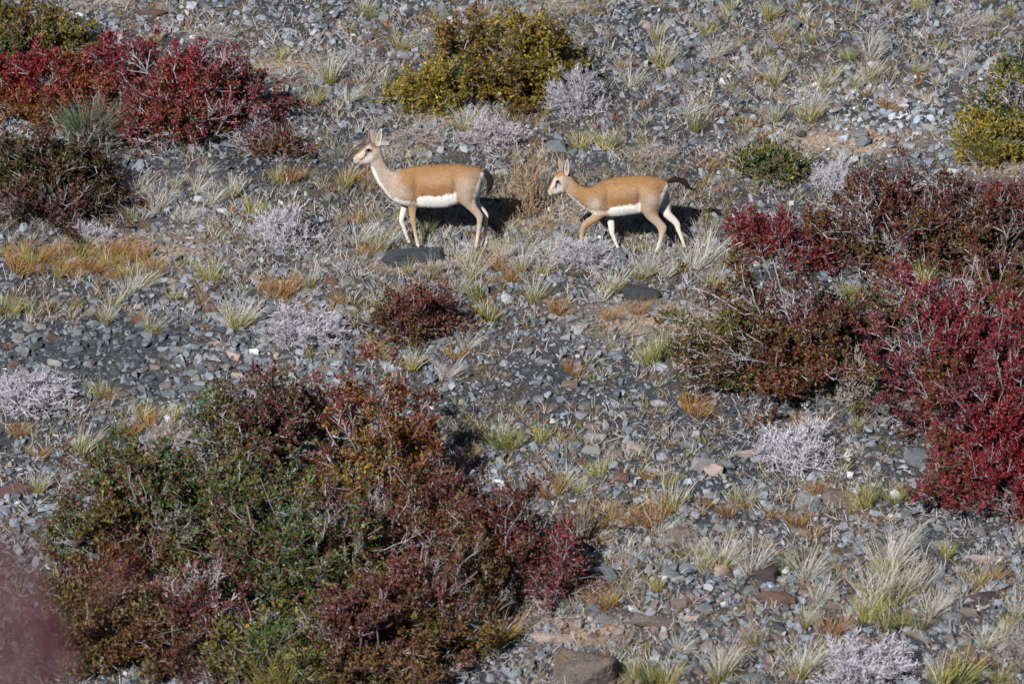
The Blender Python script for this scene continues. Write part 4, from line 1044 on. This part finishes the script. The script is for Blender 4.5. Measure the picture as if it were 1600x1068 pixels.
    a = body_me.color_attributes.new('Col', 'FLOAT_COLOR', 'POINT'); cc = np.ones((n, 4), np.float32); cc[:, :3] = c
    a.data.foreach_set('color', cc.ravel()); body_me.materials.clear(); body_me.materials.append(M_FUR); body_me.shade_smooth(); body_me.name = 'body'
    root = thing('gazelle', base, label, 'gazelle')
    obj('body', body_me, root)
    # the coat: short hairs lying back over the body
    lt = len(body_me.polygons); pv = np.array([list(p.vertices)[:4] for p in body_me.polygons if len(p.vertices) == 4])
    hr = np.random.default_rng(17); area = np.linalg.norm(np.cross(v[pv[:, 2]] - v[pv[:, 0]], v[pv[:, 3]] - v[pv[:, 1]]), axis=1)
    q = hr.choice(len(pv), 26000, p=area / area.sum()); u1, u2 = hr.random((26000, 1)), hr.random((26000, 1))
    hp = v[pv[q, 0]] * (1 - u1) * (1 - u2) + v[pv[q, 1]] * u1 * (1 - u2) + v[pv[q, 2]] * u1 * u2 + v[pv[q, 3]] * (1 - u1) * u2
    hn = unit(np.cross(v[pv[q, 2]] - v[pv[q, 0]], v[pv[q, 3]] - v[pv[q, 1]]))
    hy = (hp[:, 2] - uz[2]) / (ux[2] - uz[2])
    legk = sstep(spec['belly'] - 20, spec['belly'] + 40, (hp[:, 2] - ux[2]) / (uz[2] - ux[2]) * 1000)[:, None]
    hd = np.array([.85, 0, -.4]) * (1 - legk) + np.array([.1, 0, -1.0]) * legk + hr.normal(0, .18, hp.shape)
    hd = unit(hd - hn * np.sum(hd * hn, 1, keepdims=True) + hn * .22)
    hl = (hr.uniform(.008, .016, (26000, 1)) * (1 - .5 * legk)); hs = np.cross(hd, hn) * .0011
    hv = np.stack([hp + hs, hp - hs, hp + hd * hl], 1)
    hc_ = np.clip(c[pv[q, 0]] * hr.uniform(.62, 1.28, (26000, 1)), 0, .85)
    obj('coat', mesh('coat', hv.reshape(-1, 3), np.arange(78000).reshape(-1, 3), np.repeat(hc_, 3, axis=0), False, (M_FUR,)), root)['kind'] = 'stuff'
    # tail
    TL = [(P3(x, y - r, 0), P3(x, y + r, 0), max(r / sc / S * .7, .003)) for x, y, r in spec['tail']]
    pts = np.array([P3(x, y, 0) for x, y, r in spec['tail']]); rings = []
    for i in range(len(pts)):
        d = unit(pts[min(i + 1, len(pts) - 1)] - pts[max(i - 1, 0)]); nrm = np.array([-d[2], 0, d[0]]); r = spec['tail'][i][2] / sc / S * 1.3
        rings.append((pts[i] + nrm * r, pts[i] - nrm * r, r * .75))
    v2, f2, t2 = loft(refine(rings), 12)
    v2 = v2 + .003 * np.stack([noise3(v2[:, 0] * 90, v2[:, 1] * 90, v2[:, 2] * 90, q) for q in range(3)], -1)
    obj('tail', mesh('tail', v2, [np.array(f2), np.array(t2)], np.tile([.018, .014, .012], (len(v2), 1)), True, (M_FUR,)), root)
    tn = 420; ti = hr.integers(1, len(pts) - 1, tn); tp = pts[ti] + (pts[np.minimum(ti + 1, len(pts) - 1)] - pts[ti]) * hr.random((tn, 1))
    td = unit(unit(pts[np.minimum(ti + 1, len(pts) - 1)] - pts[ti - 1]) + hr.normal(0, .45, (tn, 3)))
    tw_ = np.cross(td, unit(hr.normal(size=(tn, 3)))) * .002
    tv = np.stack([tp + tw_, tp - tw_, tp + td * hr.uniform(.02, .045, (tn, 1))], 1)
    obj('tail_hair', mesh('tail_hair', tv.reshape(-1, 3), np.arange(tn * 3).reshape(-1, 3), np.tile([.02, .015, .012], (tn * 3, 1)), False, (M_FUR,)), root)['kind'] = 'stuff'
    # ears: cupped leaf of real thickness
    for (bx, by, tx, ty, wd, yo, yaw, inner_show) in spec['ears']:
        b0, t0 = P3(bx, by, yo), P3(tx, ty, yo * 1.25); ax = t0 - b0; L = np.linalg.norm(ax); ax /= L
        side = unit(np.cross(ax, np.array([math.sin(yaw), math.cos(yaw), 0]))); fr = np.cross(side, ax)
        if fr[1] > 0: fr = -fr          # hollow faces the near side
        if not inner_show: fr = -fr
        nu, nv = 9, 15; V_, C_ = [], []
        for layer in (0, 1):
            for j in range(nv):
                t = j / (nv - 1); wdt = wd / sc / S / 2 * (math.sin(math.pi * min(1, t * .93 + .07)) ** .7 * (1 - .25 * t) + .12 * (1 - t))
                for i in range(nu):
                    s = i / (nu - 1) * 2 - 1
                    cup = (s * s) * wdt * .7 - (.003 + .3 * wdt if layer else 0) * (1 - .8 * s * s)
                    V_.append(b0 + ax * L * t + side * s * wdt + fr * cup)
                    if layer == 0:
                        streak = max(math.exp(-((s - .25) / .2) ** 2), .9 * math.exp(-((s + .4) / .16) ** 2)) * (1 if .25 < t < .85 else 0)
                        C_.append((np.array([.40, .34, .32]) if abs(s) < .72 else np.array([.66, .60, .56])) * (1 - .85 * streak) + np.array([.07, .05, .05]) * .85 * streak)
                    else: C_.append([.34, .25, .20])
        F_ = []
        for layer in (0, 1):
            for j in range(nv - 1):
                for i in range(nu - 1):
                    q = layer * nu * nv + j * nu + i; F_.append((q, q + 1, q + nu + 1, q + nu))
        for j in range(nv - 1):
            for i in (0, nu - 1):
                q = j * nu + i; F_.append((q, q + nu, q + nu + nu * nv, q + nu * nv))
        obj('ear', mesh('ear', np.array(V_), np.array(F_), np.array(C_), True, (M_FUR,)), root)
    # eyes, nose, hooves
    ex, ey, er = spec['eye']
    bm = bmesh.new(); bmesh.ops.create_uvsphere(bm, u_segments=16, v_segments=10, radius=1); em = bpy.data.meshes.new('eye'); bm.to_mesh(em); bm.free(); em.shade_smooth(); em.materials.append(M_EYE)
    r = er / sc / S
    for sg in (-1, 1):
        q = P3(ex, ey, sg * spec['eye_y']); obj('eye', em, root, q, None, (r * 1.1, r * .55, r * .85))
    nx_, ny_, nr = spec['nose']
    bm = bmesh.new(); bmesh.ops.create_uvsphere(bm, u_segments=14, v_segments=10, radius=1); nm = bpy.data.meshes.new('nose'); bm.to_mesh(nm); bm.free(); nm.shade_smooth(); nm.materials.append(M_HORN)
    r = nr / sc / S; obj('nose', nm, root, P3(nx_, ny_, 0), None, (r, r * 1.1, r * .85))
    for (A1, B1, w1), (A2, B2, w2) in hooves:
        c2 = (A2 + B2) / 2; hw = np.linalg.norm(A2 - B2) / 2
        vv = []; ff = []
        for sgn in (-1, 1):      # two toes each
            oy_ = sgn * w2 * .62; b = len(vv)
            for z, k in ((.0, 1.2), (.020, 1.0), (.034, .8)):
                for q in range(8):
                    an = q / 8 * 2 * math.pi
                    vv.append(c2 + np.array([math.cos(an) * hw * k * 1.05 - (.006 if z == 0 else 0), oy_ + math.sin(an) * w2 * .66 * k, z - .008]))
            for l in range(2):
                for q in range(8): ff.append((b + l * 8 + q, b + l * 8 + (q + 1) % 8, b + (l + 1) * 8 + (q + 1) % 8, b + (l + 1) * 8 + q))
        hm_ = bpy.data.meshes.new('hoof'); hm_.from_pydata([tuple(x) for x in vv], [], ff); hm_.materials.append(M_HORN); obj('hoof', hm_, root)
    return root
G1 = dict(chestmask=True, relief=[(450, 500, 55, 75, .026), (540, 470, 28, 110, -.02), (905, 450, 65, 90, .026), (815, 480, 30, 85, -.022), (620, 560, 140, 35, .008), (700, 385, 200, 22, -.006), (500, 575, 30, 40, .010)], crop=(530, 180, 4.45), foot=(700, 389), cs=1.0, leg_y=.048, belly=610, headx=285, jawy=345, bx0=540, bx1=815, shx=500, neckx=400, neckgrey=.85, rump=960, hindx=800,
 torso=[((345, 400), (332, 545), .045), ((385, 388), (370, 592), .072), ((440, 370), (430, 618), .092), ((500, 357), (495, 632), .10), ((580, 346), (575, 636), .112), ((660, 339), (660, 640), .12), ((740, 335), (745, 636), .12), ((810, 334), (810, 618), .115), ((870, 340), (870, 600), .105), ((930, 350), (930, 590), .095), ((975, 362), (965, 560), .08), ((1003, 382), (987, 510), .05), ((1014, 405), (1002, 450), .02)],
 neck=[((350, 585), (430, 400), .06), ((322, 545), (385, 388), .055), ((285, 497), (345, 365), .045), ((250, 445), (322, 330), .039), ((228, 395), (308, 290), .036), ((216, 350), (298, 245), .034), ((228, 320), (280, 218), .03)],
 head=[((292, 235), (262, 325), .030), ((275, 212), (245, 342), .040), ((245, 196), (228, 345), .043), ((213, 193), (210, 343), .042), ((180, 213), (182, 342), .036), ((150, 238), (152, 347), .027), ((125, 262), (130, 352), .022), ((105, 284), (112, 347), .019), ((94, 297), (101, 334), .013)],
 hind_near=[((800, 430), (990, 420), .045), ((805, 500), (985, 480), .055), ((812, 560), (962, 540), .05), ((832, 605), (948, 600), .04), ((888, 650), (966, 638), .027), ((932, 690), (990, 675), .02), ((953, 718), (1001, 703), .016), ((957, 755), (992, 752), .0125), ((950, 820), (978, 820), .011), ((941, 875), (966, 878), .0115), ((932, 905), (962, 908), .013)],
 hind_far=[((840, 470), (985, 440), .045), ((860, 540), (980, 520), .045), ((905, 600), (975, 580), .034), ((945, 645), (992, 625), .022), ((985, 688), (1024, 662), .018), ((1002, 715), (1040, 697), .0155), ((1003, 760), (1034, 760), .0125), ((1003, 850), (1032, 850), .011), ((1003, 910), (1033, 910), .012), ((1000, 940), (1036, 942), .013)],
 front_near=[((395, 450), (520, 430), .036), ((425, 530), (540, 520), .042), ((460, 580), (548, 572), .034), ((478, 630), (541, 630), .022), ((488, 690), (534, 690), .0165), ((497, 738), (535, 736), .0145), ((510, 790), (538, 790), .0115), ((525, 850), (550, 850), .011), ((536, 892), (562, 890), .012), ((534, 910), (566, 908), .013)],
 front_far=[((440, 540), (520, 540), .034), ((430, 600), (495, 600), .024), ((427, 645), (478, 645), .02), ((419, 690), (462, 695), .016), ((414, 735), (450, 740), .0145), ((433, 780), (463, 778), .0115), ((458, 850), (484, 845), .011), ((474, 893), (501, 888), .012), ((472, 912), (505, 908), .013)],
 bellyline=[(300, 600), (480, 590), (540, 566), (570, 547), (680, 545), (790, 524), (830, 505)], backline=[(350, 400), (500, 357), (740, 335), (1000, 382)],
 patch=[(430, 530, 70, 50, .8), (890, 490, 75, 70, .7), (880, 570, 60, 60, .6), (930, 420, 50, 40, .25)], chestline=[(330, 545), (360, 565), (400, 566), (480, 578), (545, 596)],
 throat=[(222, 355), (232, 395), (258, 445), (292, 500), (335, 555), (352, 585)], rumpline=[(380, 1000), (400, 984), (480, 952), (550, 930), (600, 925), (680, 990)], rumptop=388,
 tail=[(1000, 388, 12), (1022, 405, 17), (1040, 430, 19), (1050, 460, 19), (1048, 492, 15), (1038, 520, 9), (1032, 535, 3)],
 ears=[(236, 200, 218, 92, 44, .028, .5, False), (268, 215, 293, 86, 48, -.030, .35, True)], eye=(205, 243, 15), eye_y=.036, nose=(94, 312, 13),
 face=[((.38, .26, .18), (250, 200), (270, 240), 30), ((.42, .32, .27), (262, 250), (262, 330), 32), ((.30, .20, .15), (130, 255), (195, 200), 16), ((.26, .15, .08), (225, 195), (255, 208), 16), ((.60, .49, .37), (128, 285), (178, 240), 10), ((.52, .45, .39), (185, 225), (222, 217), 6), ((.42, .28, .19), (130, 305), (172, 287), 7), ((.045, .025, .02), (192, 250), (172, 292), 8), ((.12, .07, .05), (178, 280), (150, 305), 5), ((.05, .035, .03), (188, 244), (224, 243), 11), ((.62, .57, .54), (215, 282), (180, 315), 18), ((.60, .56, .53), (115, 342), (150, 345), 8), ((.05, .035, .03), (110, 331), (152, 323), 4.5), ((.42, .35, .31), (105, 300), (125, 285), 8)])
G2 = dict(chestmask=False, relief=[(545, 500, 50, 75, .026), (640, 460, 30, 100, -.02), (1010, 440, 65, 90, .026), (900, 470, 30, 85, -.022), (740, 545, 120, 32, .008), (800, 335, 180, 22, -.006)], crop=(830, 220, 5.333), foot=(980, 398), cs=1.1, leg_y=.044, belly=600, headx=300, jawy=440, bx0=640, bx1=905, shx=560, neckx=340, neckgrey=.55, rump=1090, hindx=880,
 torso=[((455, 398), (445, 550), .045), ((500, 378), (490, 595), .07), ((560, 345), (560, 612), .086), ((640, 316), (640, 626), .098), ((720, 298), (730, 624), .106), ((810, 288), (820, 614), .106), ((900, 285), (905, 600), .10), ((980, 289), (985, 585), .092), ((1050, 301), (1050, 560), .082), ((1105, 319), (1095, 520), .062), ((1138, 337), (1122, 450), .038), ((1150, 352), (1138, 400), .018)],
 neck=[((470, 590), (560, 370), .062), ((430, 562), (490, 385), .054), ((378, 518), (425, 377), .043), ((328, 475), (378, 343), .037), ((292, 440), (343, 305), .034), ((272, 402), (320, 272), .03)],
 head=[((322, 300), (298, 410), .028), ((305, 275), (285, 428), .038), ((272, 258), (258, 434), .041), ((233, 260), (233, 438), .040), ((200, 290), (207, 450), .034), ((176, 332), (182, 458), .026), ((156, 374), (165, 462), .021), ((142, 405), (149, 456), .016), ((134, 425), (140, 445), .01)],
 hind_near=[((885, 400), (1125, 385), .042), ((900, 480), (1105, 470), .05), ((908, 550), (1072, 540), .045), ((925, 602), (1058, 602), .037), ((975, 660), (1080, 650), .026), ((1032, 708), (1115, 690), .019), ((1054, 742), (1132, 725), .0155), ((1064, 785), (1110, 787), .012), ((1053, 840), (1090, 850), .0105), ((1033, 900), (1064, 912), .011), ((1018, 940), (1052, 952), .0125)],
 hind_far=[((980, 430), (1135, 400), .04), ((1020, 500), (1160, 480), .038), ((1065, 565), (1160, 545), .033), ((1082, 610), (1168, 590), .028), ((1132, 655), (1203, 632), .021), ((1186, 700), (1240, 682), .0165), ((1207, 745), (1248, 738), .014), ((1229, 800), (1263, 795), .0115), ((1252, 870), (1282, 865), .0105), ((1268, 928), (1298, 920), .012), ((1268, 955), (1310, 948), .013)],
 front_near=[((480, 440), (600, 430), .034), ((510, 520), (640, 500), .04), ((545, 570), (655, 585), .034), ((510, 612), (585, 650), .023), ((455, 655), (512, 692), .0175), ((418, 705), (465, 728), .015), ((408, 750), (443, 755), .012), ((402, 810), (430, 812), .0105), ((394, 865), (422, 865), .011), ((386, 900), (420, 900), .0125)],
 front_far=[((570, 540), (665, 545), .03), ((605, 600), (685, 600), .024), ((622, 648), (690, 640), .019), ((638, 700), (697, 695), .016), ((651, 770), (697, 768), .0145), ((673, 820), (708, 815), .0115), ((695, 880), (724, 875), .0105), ((717, 930), (744, 925), .0115), ((718, 952), (752, 948), .0125)],
 bellyline=[(400, 590), (560, 575), (640, 552), (680, 530), (780, 518), (890, 500), (930, 490)], backline=[(450, 398), (640, 316), (850, 286), (1150, 352)],
 patch=[(530, 520, 65, 60, .9), (1010, 480, 90, 70, .75), (960, 560, 60, 60, .6)], chestline=[(400, 550), (440, 565), (480, 562), (560, 565), (640, 580)],
 throat=[(285, 440), (330, 482), (380, 525), (432, 568), (470, 592)], rumpline=[(350, 1128), (370, 1104), (450, 1072), (530, 1050), (620, 1050), (700, 1110)], rumptop=352,
 tail=[(1130, 343, 10), (1165, 330, 16), (1200, 322, 20), (1240, 328, 18), (1278, 347, 17), (1300, 375, 15), (1322, 395, 10), (1365, 406, 3)],
 ears=[(245, 262, 228, 134, 48, .026, .5, False), (296, 290, 303, 145, 46, -.030, .35, True)], eye=(222, 341, 17), eye_y=.034, nose=(136, 432, 14),
 face=[((.42, .24, .12), (290, 280), (305, 330), 34), ((.45, .30, .2), (300, 330), (300, 410), 34), ((.42, .22, .09), (160, 370), (212, 280), 16), ((.40, .20, .08), (225, 265), (280, 270), 22), ((.62, .52, .40), (165, 385), (200, 310), 11), ((.54, .45, .36), (208, 302), (245, 307), 7), ((.38, .24, .16), (175, 400), (192, 378), 6), ((.045, .025, .02), (212, 345), (198, 385), 8), ((.05, .035, .03), (212, 343), (234, 340), 9), ((.62, .57, .54), (245, 385), (205, 428), 21), ((.58, .54, .51), (150, 455), (185, 458), 9), ((.05, .035, .03), (160, 452), (198, 435), 5), ((.42, .33, .27), (145, 415), (160, 395), 9)])
gazelle(G1, 'larger gazelle standing in front with raised head and hanging black tail')
gazelle(G2, 'smaller gazelle walking behind with lowered head and black tail held out')
settle_labels()
